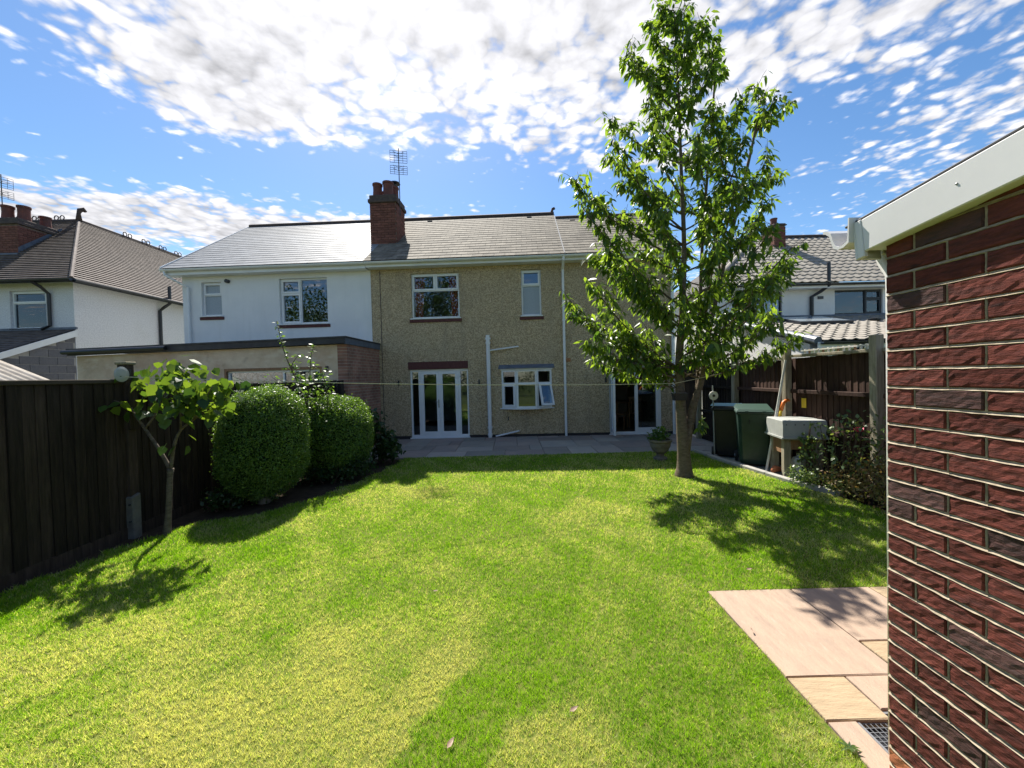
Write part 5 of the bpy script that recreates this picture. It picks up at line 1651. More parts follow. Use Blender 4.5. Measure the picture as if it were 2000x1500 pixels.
def leaf_objects(name, T, P, a, n, L_, mat_, parent, nv=4):
    V0, F0 = T
    ms = []
    for q in range(nv):
        v = V0.copy(); v[:, 2] += (q - 1.5) * .12 * v[:, 0] ** 2; v[:, 1] *= 1 + (q - 1.5) * .08
        ms.append(np_mesh(name, v, F0, mat_, True, {'tint': np.full(len(v), q * .21)}))
    a, b, n = frames(a, n)
    for i in range(len(P)):
        X = Matrix(((a[i][0], b[i][0], n[i][0], 0), (a[i][1], b[i][1], n[i][1], 0), (a[i][2], b[i][2], n[i][2], 0), (0, 0, 0, 1)))
        o = link(name, ms[i % nv], parent)
        o.matrix_basis = Matrix.Translation(P[i]) @ X @ Matrix.Scale(L_[i], 4)
def bez(p0, p1, p2, n):
    return [p0 * (1 - t) ** 2 + p1 * 2 * t * (1 - t) + p2 * t * t for t in [k / n for k in range(n + 1)]]
def path_smooth(pts, n):
    out = []
    P = [Vector(p) for p in pts]
    Q = [P[0] * 2 - P[1]] + P + [P[-1] * 2 - P[-2]]
    for i in range(1, len(Q) - 2):
        p0, p1, p2, p3 = Q[i - 1:i + 3]
        for k in range(n):
            t = k / n
            out.append(.5 * ((2 * p1) + (p2 - p0) * t + (2 * p0 - 5 * p1 + 4 * p2 - p3) * t * t + (3 * p1 - p0 - 3 * p2 + p3) * t ** 3))
    out.append(P[-1])
    return out

# ================================================================== the big tree on the lawn
def big_tree():
    rr = random.Random(4)
    B = gnd(1337, 931)
    TY = B.y + .08
    root = thing('tree', 'tall slender cherry tree with drooping leaves standing on the lawn', 'tree', (B.x, TY, 0))
    O = Vector((B.x, TY, 0))
    def P(px, py, dy=0.0):
        return at(px, py, TY + dy) - O
    wood = MB(); fine = MB()
    A = path_smooth([P(1336, 940), P(1336, 900), P(1330, 800), P(1327, 700), P(1333, 600), P(1336, 480), P(1330, 320), P(1324, 160), P(1316, 20)], 5)
    n = len(A)
    rad = [float(np.interp(q.z, [0, .12, .35, 1.0, 1.5, 2.0, 3.2, 4.5, 6.0, 7.6], [.15, .118, .10, .082, .072, .062, .042, .030, .019, .008])) for q in A]
    wood.tube(A, rad, 12)
    Bp = path_smooth([P(1340, 880, -.02), P(1352, 800, .05), P(1370, 740, .08), P(1384, 650, .1), P(1408, 540, .15), P(1442, 400, .15), P(1470, 280, .1), P(1490, 175, .1)], 5)
    wood.tube(Bp, [.058 * (1 - k / len(Bp)) ** .8 + .006 for k in range(len(Bp))], 10)
    C = path_smooth([P(1345, 860, .06), P(1362, 760, .16), P(1366, 640, .3), P(1372, 470, .45), P(1385, 300, .4), P(1395, 170, .3), P(1392, 75, .2)], 4)
    wood.tube(C, [.038 * (1 - k / len(C)) ** .8 + .005 for k in range(len(C))], 8)
    def near(path, z):
        return min(path, key=lambda q: abs(q.z - z))
    limbs = []
    # limbs that draw the outline: (start stem, start px y, tip px)
    spec = [(A, 760, 1218, 705, -.3), (A, 745, 1160, 700, .1), (A, 700, 1150, 662, -.5), (A, 690, 1118, 605, .0), (A, 640, 1108, 585, .3), (A, 640, 1150, 545, -.4), (A, 600, 1160, 492, .1),
            (A, 560, 1180, 478, -.5), (A, 520, 1150, 380, .2), (A, 520, 1118, 345, -.1), (A, 470, 1128, 392, -.5), (A, 440, 1180, 300, .3), (A, 400, 1190, 232, .0), (A, 400, 1195, 270, -.4),
            (A, 330, 1215, 115, .0), (A, 300, 1222, 92, -.2), (A, 260, 1250, 130, .2), (A, 220, 1268, 60, -.1), (A, 150, 1290, 15, .1), (A, 140, 1345, 5, -.1), (A, 240, 1270, 40, .25),
            (Bp, 690, 1560, 655, .1), (Bp, 640, 1500, 610, .4), (Bp, 600, 1540, 500, .0), (Bp, 560, 1548, 480, -.3), (Bp, 560, 1470, 545, -.6),
            (Bp, 500, 1508, 385, .1), (Bp, 460, 1478, 440, -.3), (Bp, 430, 1512, 330, .2), (Bp, 380, 1505, 300, -.2), (Bp, 320, 1530, 205, .0), (Bp, 300, 1500, 215, .3), (Bp, 250, 1480, 160, -.1), (Bp, 260, 1512, 190, -.2),
            (C, 300, 1400, 85, .1), (C, 220, 1378, 60, .0), (C, 260, 1405, 130, .2), (A, 720, 1270, 720, .3), (C, 420, 1420, 240, .3), (A, 350, 1262, 190, -.3)]
    for (stem, sy, tx, ty, dy) in spec:
        s = near(stem, P(1330, sy).z)
        limbs.append((s, P(tx, ty, dy)))
    # and limbs all round
    prof = [(1.75, .7), (2.1, 1.25), (2.8, 1.6), (3.6, 1.5), (4.4, 1.45), (5.2, 1.2), (5.9, .85), (6.6, .55), (7.3, .3), (7.7, .2)]
    ga_ = 0.0
    for k in range(56):
        z = 1.9 + 5.6 * ((k + .5) / 56) ** .93
        r = np.interp(z, [q[0] for q in prof], [q[1] for q in prof]) * rr.uniform(.65, 1.0)
        ga_ += 2.4
        stem = (A, A, C, Bp)[k % 4]
        if z > 6.2: stem = A
        s = near(stem, max(z - r * rr.uniform(.35, .6), 1.2))
        ax = near(A, z)
        limbs.append((s, Vector((ax.x + .12 + r * math.cos(ga_) * .95, ax.y + r * math.sin(ga_) * .9, z))))
    LP, LA, LN = [], [], []
    def leaves_on(p0, p1, cnt):
        d = (p1 - p0)
        for q in range(cnt):
            u = (q + rr.random()) / cnt
            p = p0.lerp(p1, u)
            out = d.normalized() * rr.uniform(.2, .8) + Vector((rr.uniform(-1, 1), rr.uniform(-1, 1), rr.uniform(-.3, .3))) * .9
            out.z -= rr.uniform(.35, 1.5)
            nn = Vector((rr.uniform(-.6, .6), rr.uniform(-.6, .6), 1.0))
            LP.append(tuple(p + out.normalized() * .03)); LA.append(tuple(out)); LN.append(tuple(nn))
    for (s, t) in limbs:
        # boughs leave the stem low and climb
        hd = math.hypot(t.x - s.x, t.y - s.y)
        stem = A if min((q - s).length for q in A) < .02 else (Bp if min((q - s).length for q in Bp) < .02 else C)
        s = near(stem, max(t.z - hd * rr.uniform(.55, .95) - .1, 1.25 + rr.uniform(0, .45)))
        ln = (t - s).length
        mid = Vector((s.x + (t.x - s.x) * .62, s.y + (t.y - s.y) * .62, s.z + (t.z - s.z) * .36)) + Vector((rr.uniform(-.05, .05), rr.uniform(-.05, .05), 0)) * ln
        pth = bez(s, mid, t, 8)
        wood.tube(pth, [.0045 + .0085 * min(ln, 1.6) * (1 - k / 8) for k in range(9)], 6)
        dirn = (t - mid).normalized()
        leaves_on(t - dirn * .25, t + dirn * .03, 12)
        ntw = max(7, int(ln / .056))
        for q in range(ntw):
            u = .18 + .79 * (q + rr.random() * .6) / ntw
            k = int(u * 8); p = pth[min(k, 8)].lerp(pth[min(k + 1, 8)], u * 8 - k)
            d = Vector((rr.uniform(-1, 1), rr.uniform(-1, 1), rr.uniform(-.1, 1.2))) + dirn * .6
            d.normalize()
            tl = rr.uniform(.10, .34)
            e_ = p + d * tl
            e2 = e_ + Vector((0, 0, -.03))
            fine.tube([p, p + d * tl * .6, e2], [.0042, .0032, .002], 4, False)
            leaves_on(p.lerp(e2, .25), e2, rr.choice((4, 5, 6, 7, 8, 9)))
    # a few short shoots low on the trunk
    for q in range(5):
        p = P(1365, 820 + q * 4)
        leaves_on(p, p + Vector((.05, -.03, .05)), 4)
    wood.build('trunk', M['bark'], root, smooth=True)
    fine.build('twigs', M['twig'], root)
    LP, LA, LN = np.array(LP), np.array(LA), np.array(LN)
    L_ = .085 + .09 * RNG.random(len(LP)) ** 1.2
    T = leaf_template(.38, .34, .12)
    print('tree leaves', len(LP))
    Dc = np.linalg.norm(LP + np.array(O) - np.array(CAM), axis=1) - L_ * 6
    od = np.argsort(Dc)
    ki, re = od[:300], od[300:]
    crown = link('crown', leaf_mesh('crown', T, LP[re], LA[re], LN[re], L_[re], M['leaf_cherry']), root)
    crown['kind'] = 'stuff'
    leaf_objects('leaf', T, LP[ki], LA[ki], LN[ki], L_[ki], M['leaf_cherry'], crown)
    # small basket hanging on the trunk
    bp = at(1327, 775, TY - .16)
    bk = thing('hanging_basket', 'small black hanging trough with wire hoop against the tree trunk', 'basket', bp)
    m = MB()
    m.v = [(-.09, -.05, -.055), (.09, -.05, -.055), (.09, .05, -.055), (-.09, .05, -.055), (-.105, -.06, .055), (.105, -.06, .055), (.105, .06, .055), (-.105, .06, .055)]
    m.f = [(0, 3, 2, 1), (4, 5, 6, 7), (0, 1, 5, 4), (1, 2, 6, 5), (2, 3, 7, 6), (3, 0, 4, 7)]
    m.build('trough', M['black_plastic'], bk)
    m = MB(); m.bbox(-.112, .112, -.066, .066, .045, .06, .003); m.build('rim', M['black_plastic'], bk)
    m = MB(); m.tube([(-.085, 0, .055)] + [(-.085 * math.cos(math.pi * k / 10), 0, .055 + .11 * math.sin(math.pi * k / 10)) for k in range(11)], .005, 5); m.build('hoop', M['metal_dark'], bk)
big_tree()

# ================================================================== the small tree by the left fence
def small_tree():
    rr = random.Random(9)
    B = gnd(327, 1043)
    root = thing('tree', 'small tree with forked pale trunk and large bright leaves by the left fence', 'tree', B)
    Y0 = B.y
    def P(px, py, dy=0.0):
        return at(px, py, Y0 + dy) - B
    w = MB()
    tr_ = path_smooth([P(325, 1050), P(329, 1000), P(331, 950), P(333, 915)], 4)
    w.tube(tr_, [.050, .040, .034, .031] + [.029 + .002 * math.sin(k * 2) for k in range(len(tr_) - 5)] + [.034], 10)
    limbs = [[P(333, 917), P(312, 880), P(283, 837), P(262, 808), P(256, 795)], [P(283, 837), P(303, 810), P(315, 780), P(330, 755)], [P(333, 917), P(340, 870), P(353, 840), P(378, 820), P(405, 800, .15)],
             [P(353, 840), P(352, 800, -.1), P(345, 765, -.2)], [P(378, 820), P(400, 780, -.15), P(415, 755, -.2)], [P(262, 808), P(238, 788, -.15), P(222, 782, -.2)], [P(315, 780), P(345, 745, .2), P(350, 722, .2)],
             [P(405, 800, .15), P(432, 775, .2), P(450, 750, .15)], [P(315, 780), P(285, 760, .1), P(280, 735, .1)], [P(345, 745, .2), P(335, 715, .1), P(333, 706, .1)], [P(340, 880), P(343, 868), P(346, 866)], [P(405, 800, .15), P(390, 770, .4), P(380, 745, .45)]]
    for i, l in enumerate(limbs):
        q = path_smooth(l, 4)
        r0 = (.022, .013, .02, .011, .011, .006, .010, .009, .007, .006, .005, .009)[i]
        w.tube(q, [r0 * (1 - .65 * k / len(q)) for k in range(len(q))], 8)
    w.build('trunk', M['bark_pale'], root, smooth=True)
    LP, LA, LN, LS = [], [], [], []
    cl = [(285, 735, .1, 12), (300, 760, 0, 12), (330, 725, .1, 18), (333, 712, .1, 6), (345, 745, -.2, 30), (350, 775, -.2, 32), (325, 800, -.1, 10), (360, 735, .15, 16), (385, 760, -.2, 20), (400, 790, .05, 18), (415, 745, -.1, 14),
          (440, 755, .1, 14), (455, 750, .1, 8), (372, 800, -.25, 18), (395, 725, .2, 10), (430, 790, .1, 12), (265, 800, 0, 4), (218, 783, -.2, 5), (290, 795, .05, 7), (345, 862, 0, 5), (365, 700, .2, 5), (320, 745, .3, 10), (425, 810, 0, 6)]
    for (px, py, dy, n) in cl:
        c = P(px, py, dy)
        for k in range(n):
            p = c + Vector((rr.gauss(0, .07), rr.gauss(0, .10), rr.gauss(0, .05)))
            o = Vector((rr.uniform(-1, 1), rr.uniform(-1, 1), rr.uniform(-1.7, -.1)))
            LP.append(tuple(p)); LA.append(tuple(o)); LN.append((rr.uniform(-.6, .6), rr.uniform(-.7, .7), 1)); LS.append(rr.uniform(.085, .15))
    T = leaf_template(.82, .22, .10)
    LP, LA, LN, LS = map(np.array, (LP, LA, LN, LS))
    crown = MB(); crown.tube([P(350, 770), P(352, 755)], .004, 4)
    cr = crown.build('crown', M['twig'], root)
    leaf_objects('leaf', T, LP, LA, LN, LS, M['leaf_broad'], cr)
small_tree()

# ================================================================== clipped hedges
RH = leaf_template(.62, .1, .08)
RHOMB = (np.array([(0, 0, 0), (.5, .3, .03), (1, 0, -.05), (.5, -.3, .03)], dtype=float), np.array([(0, 1, 2), (0, 2, 3)]))
def dome(label, c, rx, ry, h, n, size, seed, mat_='leaf_privet', power=2.3, lean=0.0, skirt=.25):
    rng = np.random.default_rng(seed)
    t = thing('hedge_bush', label, 'hedge', (c[0], c[1], 0))
    # directions over a superellipsoid that flattens at the base
    def surf(th, ph):
        ct, st = np.cos(th), np.sin(th)
        cp_, sp_ = np.cos(ph), np.sin(ph)
        e1 = 2.0 / power
        f = lambda v, e: np.sign(v) * np.abs(v) ** e
        ex = np.where(sp_ < 0, .55, e1)
        x = rx * f(ct, .9) * f(cp_, ex); y = ry * f(st, .9) * f(cp_, ex); z = f(sp_, e1)
        z = h * .51 + h * .49 * z
        tp = 1 - skirt * np.clip((.35 * h - z) / (.35 * h), 0, 1) ** 1.5
        return x * tp + lean * z, y * tp, z
    th = rng.uniform(0, 2 * math.pi, n); ph = np.arcsin(rng.uniform(-.97, 1, n))
    X, Y, Z = surf(th, ph)
    bump = 1 + .05 * np.sin(X * 9 + 1) * np.sin(Y * 8) * np.sin(Z * 7 + 2) + .02 * np.sin(X * 23) * np.sin(Z * 21)
    dep = rng.random(n) ** 1.6
    cen = np.array([0, 0, h * .52])
    Pn = np.stack([X, Y, Z], 1)
    out = Pn - cen
    nv_ = out / np.linalg.norm(out, axis=1, keepdims=True)
    stray = np.where(rng.random(n) < .03, rng.uniform(.02, .10, n), 0)
    Pn = cen + out * (bump * (1 - .13 * dep) + stray + rng.normal(0, .014, n))[:, None]
    Pn[:, 2] = np.clip(Pn[:, 2], .02, None)
    A = nv_ * .5 + rng.normal(0, .7, (n, 3)); A[:, 2] += .25
    Nn = nv_ + rng.normal(0, .55, (n, 3)) + np.array([0, 0, .4])
    o = link('foliage', leaf_mesh('foliage', RHOMB, Pn, A, Nn, rng.uniform(.6, 1.25, n) * size, M[mat_]), t); o['kind'] = 'stuff'
    # added solid core: dark colour stands in for inner shade, blocks light leaks
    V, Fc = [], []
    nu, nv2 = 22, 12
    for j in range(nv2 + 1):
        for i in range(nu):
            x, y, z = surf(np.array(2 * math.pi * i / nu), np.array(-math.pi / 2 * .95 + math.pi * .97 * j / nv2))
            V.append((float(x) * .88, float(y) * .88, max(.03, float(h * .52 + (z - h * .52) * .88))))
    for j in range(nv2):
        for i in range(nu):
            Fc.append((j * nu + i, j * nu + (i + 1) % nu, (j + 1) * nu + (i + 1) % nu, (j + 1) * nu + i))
    link('dark_core', np_mesh('dark_core', V, Fc, M['hedge_core_shade'], True), t)
    m = MB()
    rr = random.Random(seed)
    for k in range(7):
        a = rr.uniform(0, 6.28); m.tube([(.12 * math.cos(a), .12 * math.sin(a), -.05), (.3 * rx * math.cos(a), .3 * ry * math.sin(a), .4)], .014, 5)
    m.build('stem', M['twig'], t)
    return t
dome('tall clipped hedge bush nearest the small tree', (-3.62, 5.60), .55, .60, 1.64, 52000, .027, 1, lean=.04, skirt=.28)
dome('lower rounded hedge bush nearer the patio', (-3.26, 7.05), .64, .70, 1.42, 46000, .031, 2, lean=.02, skirt=.16)

# ================================================================== other plants
def plant(name, label, cat, c, blobs, n, size, mat_, seed, T=None, stems=6, droop=.3, group=None, stem_mat='twig', up=0.0):
    """loose leafy plant: leaves spread through ellipsoids (x, y, z, rx, ry, rz) around its base"""
    rng = np.random.default_rng(seed)
    rr = random.Random(seed)
    t = thing(name, label, cat, c, 0, group)
    tot = sum(b[3] * b[4] * b[5] for b in blobs)
    Ps = []
    for (x, y, z, a, b, d) in blobs:
        k = max(4, int(n * a * b * d / tot))
        u = rng.normal(0, 1, (k, 3)); u /= np.linalg.norm(u, axis=1, keepdims=True)
        r = rng.random((k, 1)) ** .45
        cl = 1 + .25 * np.sin(u[:, 0:1] * 7 + seed) * np.sin(u[:, 2:3] * 6)
        Ps.append(np.array([x, y, z]) + u * r * cl * np.array([a, b, d]))
    P = np.concatenate(Ps)
    P = P[P[:, 2] > .01]
    k = len(P)
    A = rng.normal(0, 1, (k, 3)); A[:, 2] += up - droop
    Nn = rng.normal(0, .5, (k, 3)) + np.array([0, 0, 1])
    o = link('foliage', leaf_mesh('foliage', T or RH, P, A, Nn, rng.uniform(.6, 1.2, k) * size, M[mat_]), t); o['kind'] = 'stuff'
    m = MB()
    for k in range(stems):
        b = rr.choice(blobs)
        e_ = Vector((b[0] + rr.uniform(-.6, .6) * b[3], b[1] + rr.uniform(-.6, .6) * b[4], b[2] + rr.uniform(-.2, .7) * b[5]))
        s = Vector((b[0] * .4 + rr.uniform(-.05, .05), b[1] * .4 + rr.uniform(-.05, .05), -.02))
        mid = s.lerp(e_, .5) + Vector((rr.uniform(-.05, .05), rr.uniform(-.05, .05), .05))
        m.tube(bez(s, mid, e_, 5), [.009, .008, .007, .006, .005, .003], 5)
    m.build('stem', M[stem_mat], t)
    return t
# pear shoots rising between the hedges
def pear():
    rr = random.Random(3)
    c = Vector((-3.55, 6.75, 0))
    t = thing('fruit_tree', 'young pear tree with upright leafy shoots rising between the hedges', 'tree', c)
    sh_ = [[(640, 850), (600, 790), (578, 740), (556, 690), (540, 628)], [(600, 790), (605, 740), (607, 700), (613, 672)], [(640, 850), (640, 780), (630, 730), (625, 722)], [(600, 790), (560, 760), (530, 735)],
           [(600, 800), (640, 770), (680, 778)], [(640, 850), (620, 820), (610, 800)], [(578, 740), (570, 715), (585, 690)], [(640, 850), (650, 815), (655, 830)], [(600, 790), (570, 775), (590, 750)]]
    w = MB(); LP, LA, LN, LS = [], [], [], []
    w.tube([(0, 0, -.05), tuple(at(640, 850, 6.6) - c)], [.03, .022], 7)
    for i, l in enumerate(sh_):
        q = path_smooth([at(x, y, 6.6) - c for x, y in l], 6)
        w.tube(q, [(.016 if i == 0 else .010) * (1 - .75 * k / len(q)) for k in range(len(q))], 6)
        tot = sum((b - a).length for a, b in zip(q[:-1], q[1:]))
        cnt = int(tot * (52 if i else 60))
        for k in range(cnt):
            u = (k + rr.random()) / cnt * (len(q) - 1)
            j = min(int(u), len(q) - 2); p = q[j].lerp(q[j + 1], u - j)
            dense = 1.0 if p.z < 2.05 else .35
            o = Vector((rr.uniform(-1, 1), rr.uniform(-1, 1), rr.uniform(-.4, .5)))
            LP.append(tuple(p + o * (.10 if p.z < 2.0 else .02))); LA.append(tuple(o)); LN.append((rr.uniform(-.6, .6), rr.uniform(-.6, .6), 1)); LS.append(rr.uniform(.05, .085))
    for k in range(420):
        p = at(rr.uniform(575, 650), rr.uniform(735, 865), 6.55 + rr.uniform(-.25, .15)) - c
        LP.append(tuple(p)); LA.append((rr.uniform(-1, 1), rr.uniform(-1, 1), rr.uniform(-.6, .4))); LN.append((rr.uniform(-.6, .6), rr.uniform(-.6, .6), 1)); LS.append(rr.uniform(.05, .085))
    w.build('trunk', M['twig'], t)
    LP, LA, LN, LS = map(np.array, (LP, LA, LN, LS))
    d = LP[:, 1]
    od = np.argsort(-LP[:, 2])
    cr = link('crown', leaf_mesh('crown', leaf_template(.6, .25, .1), LP[od[300:]], LA[od[300:]], LN[od[300:]], LS[od[300:]], M['leaf_pear']), t); cr['kind'] = 'stuff'
    leaf_objects('leaf', leaf_template(.6, .25, .1), LP[od[:300]], LA[od[:300]], LN[od[:300]], LS[od[:300]], M['leaf_pear'], cr)
pear()
plant('hydrangea', 'dark leafy bush at the left end of the patio beside the hedge', 'bush', (-2.72, 8.0, 0), [(0, 0, .42, .33, .35, .36), (-.15, .1, .75, .25, .25, .3), (.2, -.1, .3, .28, .25, .25)], 900, .11, 'leaf_dark', 31, stems=10)
plant('shrub', 'low dark plants growing along the foot of the rounded hedge', 'plant', (-3.0, 6.55, 0), [(0, 0, .16, .45, .22, .17), (.35, .25, .2, .25, .25, .2), (-.4, -.15, .14, .3, .18, .15)], 900, .06, 'leaf_dark', 32)
plant('shrub', 'small dark leafy plant at the foot of the fence right of the small tree', 'plant', (-3.98, 5.2, 0), [(0, 0, .16, .2, .2, .17), (.18, .1, .1, .16, .16, .1)], 420, .06, 'leaf_dark', 33)
plant('shrub', 'scrubby leafy sprigs at the foot of the tall hedge', 'plant', (-3.55, 5.45, 0), [(0, 0, .12, .3, .1, .13), (-.3, .1, .25, .15, .12, .25)], 420, .05, 'leaf_dark', 34)
q = gnd(497, 992)
tp_ = thing('trough_planter', 'small weathered stone pot standing under the tall hedge', 'planter', (q.x, q.y + .22, 0))
m = MB(); m.lathe([(.08, 0), (.085, .02), (.12, .16), (.13, .17), (.13, .20), (.10, .20), (.09, .12)], 18); m.build('bowl', M['stone_pot'], tp_)
plant('potted_plant', 'leafy plant growing in the stone urn left of the tree', 'plant', tuple(URN), [(0, 0, .12, .2, .2, .13), (-.08, -.03, .05, .17, .17, .10)], 300, .07, 'leaf_pear', 35)
# rose bed on the right
plant('rose_bush', 'straggly rose bush with a pink flower against the right fence', 'rose bush', (4.45, 5.35, 0),
      [(.05, -.25, .95, .25, .3, .20), (.0, .1, .75, .25, .25, .22), (-.1, .3, .45, .22, .25, .25), (.1, -.5, .8, .2, .25, .3), (0, -.2, .5, .3, .4, .2)], 420, .065, 'leaf_rose', 36, stems=26)
rf = at(1677, 840, 5.15)
rs = thing('rose', 'single pink rose bloom on the bush by the garage corner', 'flower', rf)
for k in range(16):
    an = k * 2.4; r_ = .014 + .0016 * k
    V0, F0 = leaf_template(1.1, -.5, -.2)
    me = np_mesh('petal', V0, F0, M['rose_pink'], True, {'tint': np.zeros(len(V0))})
    o = link('petal', me, rs, (math.cos(an) * r_ * .3, math.sin(an) * r_ * .3, -.02))
    o.rotation_euler = (0, -R(75 - k * 4), an); o.scale = (.045 + .0015 * k,) * 3
m = MB(); m.tube([(0, 0, -.02), (.0, .05, -.25)], .005, 5); m.build('stalk', M['twig'], rs)
plant('shrub', 'orange-flowered small shrub in front of the grey tank', 'shrub', (4.42, 5.82, 0), [(0, 0, .62, .13, .12, .14), (.02, .05, .35, .14, .12, .14), (.05, 0, .85, .06, .05, .08)], 210, .06, 'leaf_rose', 37, stems=9)
plant('shrub', 'bushy low shrub with yellowing and brown leaves beside the garage corner', 'shrub', (4.42, 4.95, 0),
      [(0, .0, .22, .32, .45, .24), (.05, -.55, .22, .32, .35, .26), (.1, .45, .18, .22, .3, .2), (.15, -.2, .42, .25, .45, .22)], 3000, .042, 'leaf_yellowed', 38, stems=20)
plant('shrub', 'low green ground plants at the edge of the rose bed', 'plant', (4.22, 5.62, 0), [(0, 0, .14, .2, .3, .16), (.15, -.4, .12, .15, .3, .14)], 800, .045, 'leaf_rose', 39)
# trees beyond the garden's near end, seen in the window glass
for k, (x, y, h_, r_) in enumerate(((-22, -15, 11.6, 4.6), (-9.5, -16, 15.0, 4.6), (4.4, -17, 6.8, 3.0), (11, -15, 8.5, 3.4))):
    plant('tree', ('broad tree at the garden end reflected left in the windows', 'tallest tree at the garden end behind the viewer', 'lowest tree at the garden end behind the garage', 'round tree at the garden end furthest right')[k],
          'tree', (x, y, 0), [(0, 0, h_ * .62, r_, r_, h_ * .36), (r_ * .4, .5, h_ * .45, r_ * .8, r_ * .8, h_ * .3), (-r_ * .5, 0, h_ * .4, r_ * .8, r_ * .8, h_ * .28)], 9000, .30, 'leaf_far', 50 + k, stems=14, group='trees behind the viewer')

plant('hedge', 'long dense hedge across the garden end behind the viewer', 'hedge', (0, -12.5, 0), [(x, 0, .9, 1.1, .7, 1.0) for x in (-11, -9, -7, -5, -3, -1, 1, 3, 5, 7, 9)] + [(x, .1, 1.7, .9, .6, .7) for x in (-10, -8, -6, -4, -2, 0, 2, 4, 6, 8)], 9000, .16, 'leaf_far', 61, stems=20)
# ================================================================== grass
def lawn_grass():
    rng = np.random.default_rng(77)
    Xs, Ys = [], []
    for (ya, yb) in ((.9, 1.5), (1.5, 2.2), (2.2, 3.0), (3.0, 4.0), (4.0, 5.2), (5.2, 6.6), (6.6, 8.36)):
        yc = (ya + yb) / 2
        den = min(34000, 34000 * (2.1 / yc) ** 1.75)
        xa, xb = -4.3, 4.65
        hw = 1.42 * yb + .8
        xa, xb = max(xa, -hw), min(xb, hw)
        n = int(den * (yb - ya) * (xb - xa))
        x = rng.uniform(xa, xb, n); y = rng.uniform(ya, yb, n)
        Xs.append(x); Ys.append(y)
    X, Y = np.concatenate(Xs), np.concatenate(Ys)
    wob = .04 * np.sin(Y * 9) + .03 * np.sin(Y * 23 + 1) + rng.normal(0, .025, len(X))
    le = np.interp(Y, [a for a, b in LEFT_EDGE], [b for a, b in LEFT_EDGE])
    re = np.interp(Y, [a for a, b in RIGHT_EDGE], [b for a, b in RIGHT_EDGE])
    ok = (X > le + wob * 1.2) & (X < re - .012 + np.clip(wob, -.05, .02) * .6) & (Y < 8.345)
    d0 = np.hypot(X - gnd(1337, 931).x, Y - gnd(1337, 931).y)
    ok &= d0 > .15 + .15 * rng.random(len(X)) ** 2
    tuft = np.zeros(len(X))
    r3 = np.random.default_rng(5)
    for q in range(9):
        a = r3.uniform(0, 6.28); f_ = r3.uniform(45, 130)
        tuft += np.sin((X * math.cos(a) + Y * math.sin(a)) * f_ + r3.uniform(0, 6.28) + 2 * np.sin(X * 3 + q) + 2 * np.sin(Y * 4 + q))
    tuft /= 3.0
    ok &= (tuft > -.75) | (rng.random(len(X)) < .35)
    X, Y, tuft = X[ok], Y[ok], tuft[ok]
    n = len(X)
    def field(sc, seed):
        r2 = np.random.default_rng(seed)
        v = np.zeros(n)
        for q in range(7):
            a = r2.uniform(0, 6.28); f = sc * r2.uniform(.6, 1.8)
            v += np.sin((X * math.cos(a) + Y * math.sin(a)) * f + r2.uniform(0, 6.28))
        return v / 2.6
    dry = .13 + .13 * field(2.2, 1) + .14 * field(6, 2) + .10 * field(15, 3) + .10 * field(34, 4)
    def blob(px, py, rx, ry, amt):
        g_ = gnd(px, py)
        return amt * np.exp(-(((X - g_.x) / rx) ** 2 + ((Y - g_.y) / ry) ** 2))
    for b in [(300, 1450, 1.0, .45, .34), (150, 1290, .6, .5, .16), (600, 1180, .9, .5, .12), (560, 1420, .85, .38, .50), (700, 1280, .5, .35, .34), (380, 1440, .6, .35, .22), (830, 1380, .16, .22, .35), (905, 1290, .16, .28, .30), (860, 1195, .3, .22, .32), (1150, 1430, .5, .2, .34), (940, 1230, .35, .3, .20),
              (1010, 1440, .25, .16, .26), (1560, 1440, .14, .10, .30), (1470, 1250, .10, .12, .25), (640, 1250, .22, .15, .22), (230, 1080, .5, .18, .18), (1180, 925, 1.2, .5, .22), (900, 950, 1.2, .4, .14), (1600, 1160, .25, .05, .35),
              (1600, 960, .8, .35, .18), (1130, 1190, .4, .25, .12),
              (900, 1440, .22, .28, -.50), (1020, 1300, .26, .35, -.50), (960, 1340, .12, .16, -.3), (1300, 1450, .4, .2, -.40), (1200, 1200, .5, .4, -.22), (1400, 1350, .3, .5, -.30), (250, 1250, .5, .5, -.12), (1330, 1110, .5, .4, -.15)]:
        dry += blob(*b)
    # a strip of newer, greener turf with a clear edge
    from mathutils.geometry import intersect_point_tri_2d
    poly = [gnd(*q).to_2d() for q in ((770, 1500), (800, 1440), (850, 1370), (890, 1330), (950, 1305), (985, 1275), (1045, 1250), (1120, 1290), (1085, 1370), (1010, 1410), (975, 1450), (960, 1500), (950, 1560), (760, 1560))]
    PX_, PY_ = np.array([q.x for q in poly]), np.array([q.y for q in poly])
    jx, jy = X + rng.normal(0, .012, n) + .03 * np.sin(Y * 31), Y + rng.normal(0, .012, n) + .03 * np.sin(X * 27)
    inside = np.zeros(n, dtype=bool)
    k2 = len(poly) - 1
    for k1 in range(len(poly)):
        c_ = ((PY_[k1] > jy) != (PY_[k2] > jy)) & (jx < (PX_[k2] - PX_[k1]) * (jy - PY_[k1]) / (PY_[k2] - PY_[k1] + 1e-9) + PX_[k1])
        inside ^= c_
        k2 = k1
    for q in ((850, 1350, .10, .14, .35), (905, 1290, .14, .10, .35), (790, 1430, .10, .16, .30), (930, 1270, .2, .12, .2)):
        dry += blob(*q)
    dry = np.where(inside, dry - .75, dry)
    # edges of the old turf patches are sharp
    sharp = np.tanh(2.2 * (dry - .36)) * .5 + .5
    pr = np.clip(sharp * 1.15 - .08 + rng.normal(0, .10, n), 0, 1)
    bl = (rng.random(n) < pr).astype(float) * rng.uniform(.45, 1.0, n) + pr * .22
    bl = np.clip(bl, 0, 1)
    dist = np.hypot(X, Y)
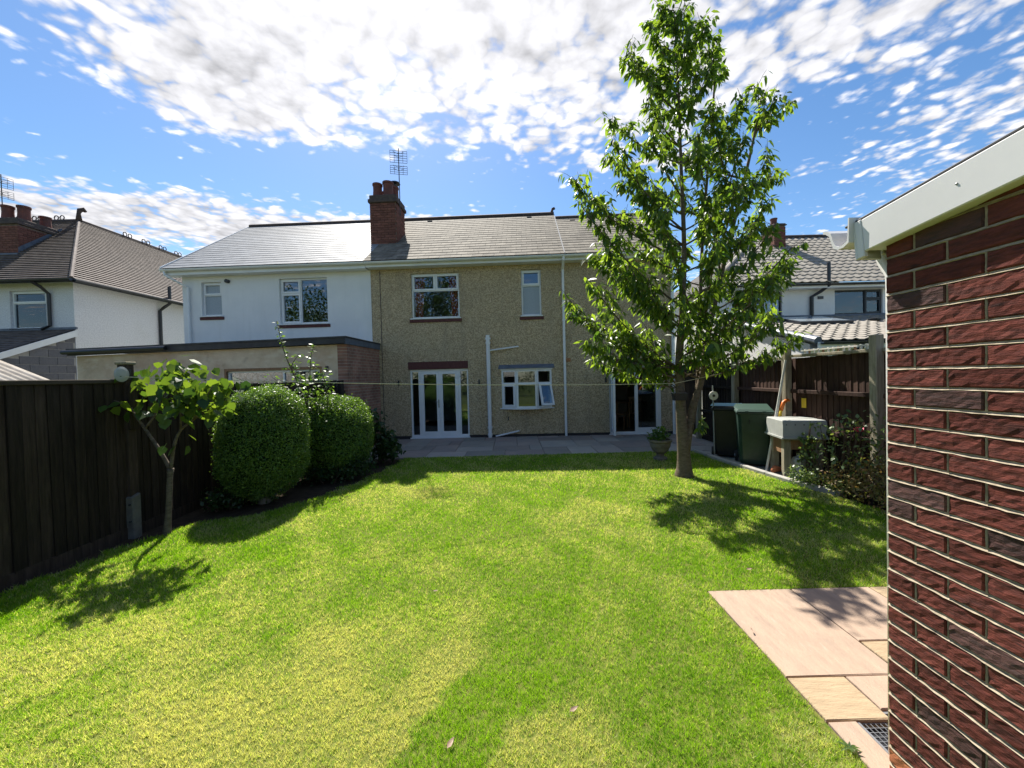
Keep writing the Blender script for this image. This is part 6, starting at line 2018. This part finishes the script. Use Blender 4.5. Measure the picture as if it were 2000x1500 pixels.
    H_ = rng.uniform(.012, .030, n) * (1 + .25 * np.clip(tuft, -1, 1)) * (1 - .25 * pr) * np.clip(.9 + .05 * dist, 1, 1.3)
    W_ = rng.uniform(.0018, .0034, n) * np.clip(dist / 2.2, 1, 4.5)
    an = rng.uniform(0, 2 * math.pi, n)
    lean = rng.uniform(.2, 1.15, n)
    la = rng.uniform(0, 2 * math.pi, n)
    b1 = np.stack([X - np.cos(an) * W_ / 2, Y - np.sin(an) * W_ / 2, np.full(n, -.003)], 1)
    b2 = np.stack([X + np.cos(an) * W_ / 2, Y + np.sin(an) * W_ / 2, np.full(n, -.003)], 1)
    t = np.stack([X + np.cos(la) * lean * H_, Y + np.sin(la) * lean * H_, H_], 1)
    V = np.stack([b1, b2, t], 1).reshape(-1, 3)
    Fc = np.arange(3 * n).reshape(-1, 3)
    pat = np.clip(.55 + .22 * field(5, 9) + .22 * field(14, 19) + .2 * field(1.3, 10) + .16 * tuft + rng.normal(0, .22, n) - .25 * inside, 0.02, .98)
    me = np_mesh('grass', V, Fc, M['grass_blade'], False, {'tint': np.repeat(pat, 3) * .999, 'dry': np.repeat(bl, 3)})
    o = link('grass', me)
    print('blades', n)
    tag(o, 'short mown green lawn grass with straw-coloured dry patches', 'grass', kind='stuff')
lawn_grass()
# fallen leaves and a weed tuft
for (px, py, s, a, lab) in ((873, 1458, .055, 65, 'pale curled fallen leaf lying on the front of the lawn'), (1113, 1386, .05, 30, 'brown fallen leaf on the lawn right of centre'), (1458, 1110, .05, 10, 'small fallen leaf in the edge of the tree shadow'),
                            (1470, 1250 - 20, .035, 70, 'tiny dry leaf by the left edge of the stone paving'), (846, 1152, .035, 10, 'tiny pale dry leaf in the middle of the lawn')):
    g_ = gnd(px, py, .03)
    V0, F0 = leaf_template(.38, .15, .2)
    me = np_mesh('fallen_leaf', V0 * np.array([1, 1, 1]) * s * 1.1, F0, M['leaf_litter'], True)
    o = link('fallen_leaf', me, None, (g_.x, g_.y, .022)); o.rotation_euler = (R(20), R(-8), R(a))
    tag(o, lab, 'leaf', 'fallen leaves on the lawn')
rr = random.Random(2)
for (px, py, lab, n, s) in ((1660, 1466, 'small fern-like weed at the edge of the stone paving', 9, .04),):
    g_ = gnd(px, py)
    t = thing('weed', lab, 'weed', (g_.x, g_.y, .0))
    T = leaf_template(.3, .2, .1)
    P = np.zeros((n, 3)); P[:, 2] = .015
    A = np.array([(math.cos(k * 2.4), math.sin(k * 2.4), .22) for k in range(n)])
    leaf_objects('leaf', T, P, A, np.tile(np.array([[0, 0, 1.0]]), (n, 1)), np.array([s * rr.uniform(.7, 1.2) for _ in range(n)]), M['leaf_broad'], t)
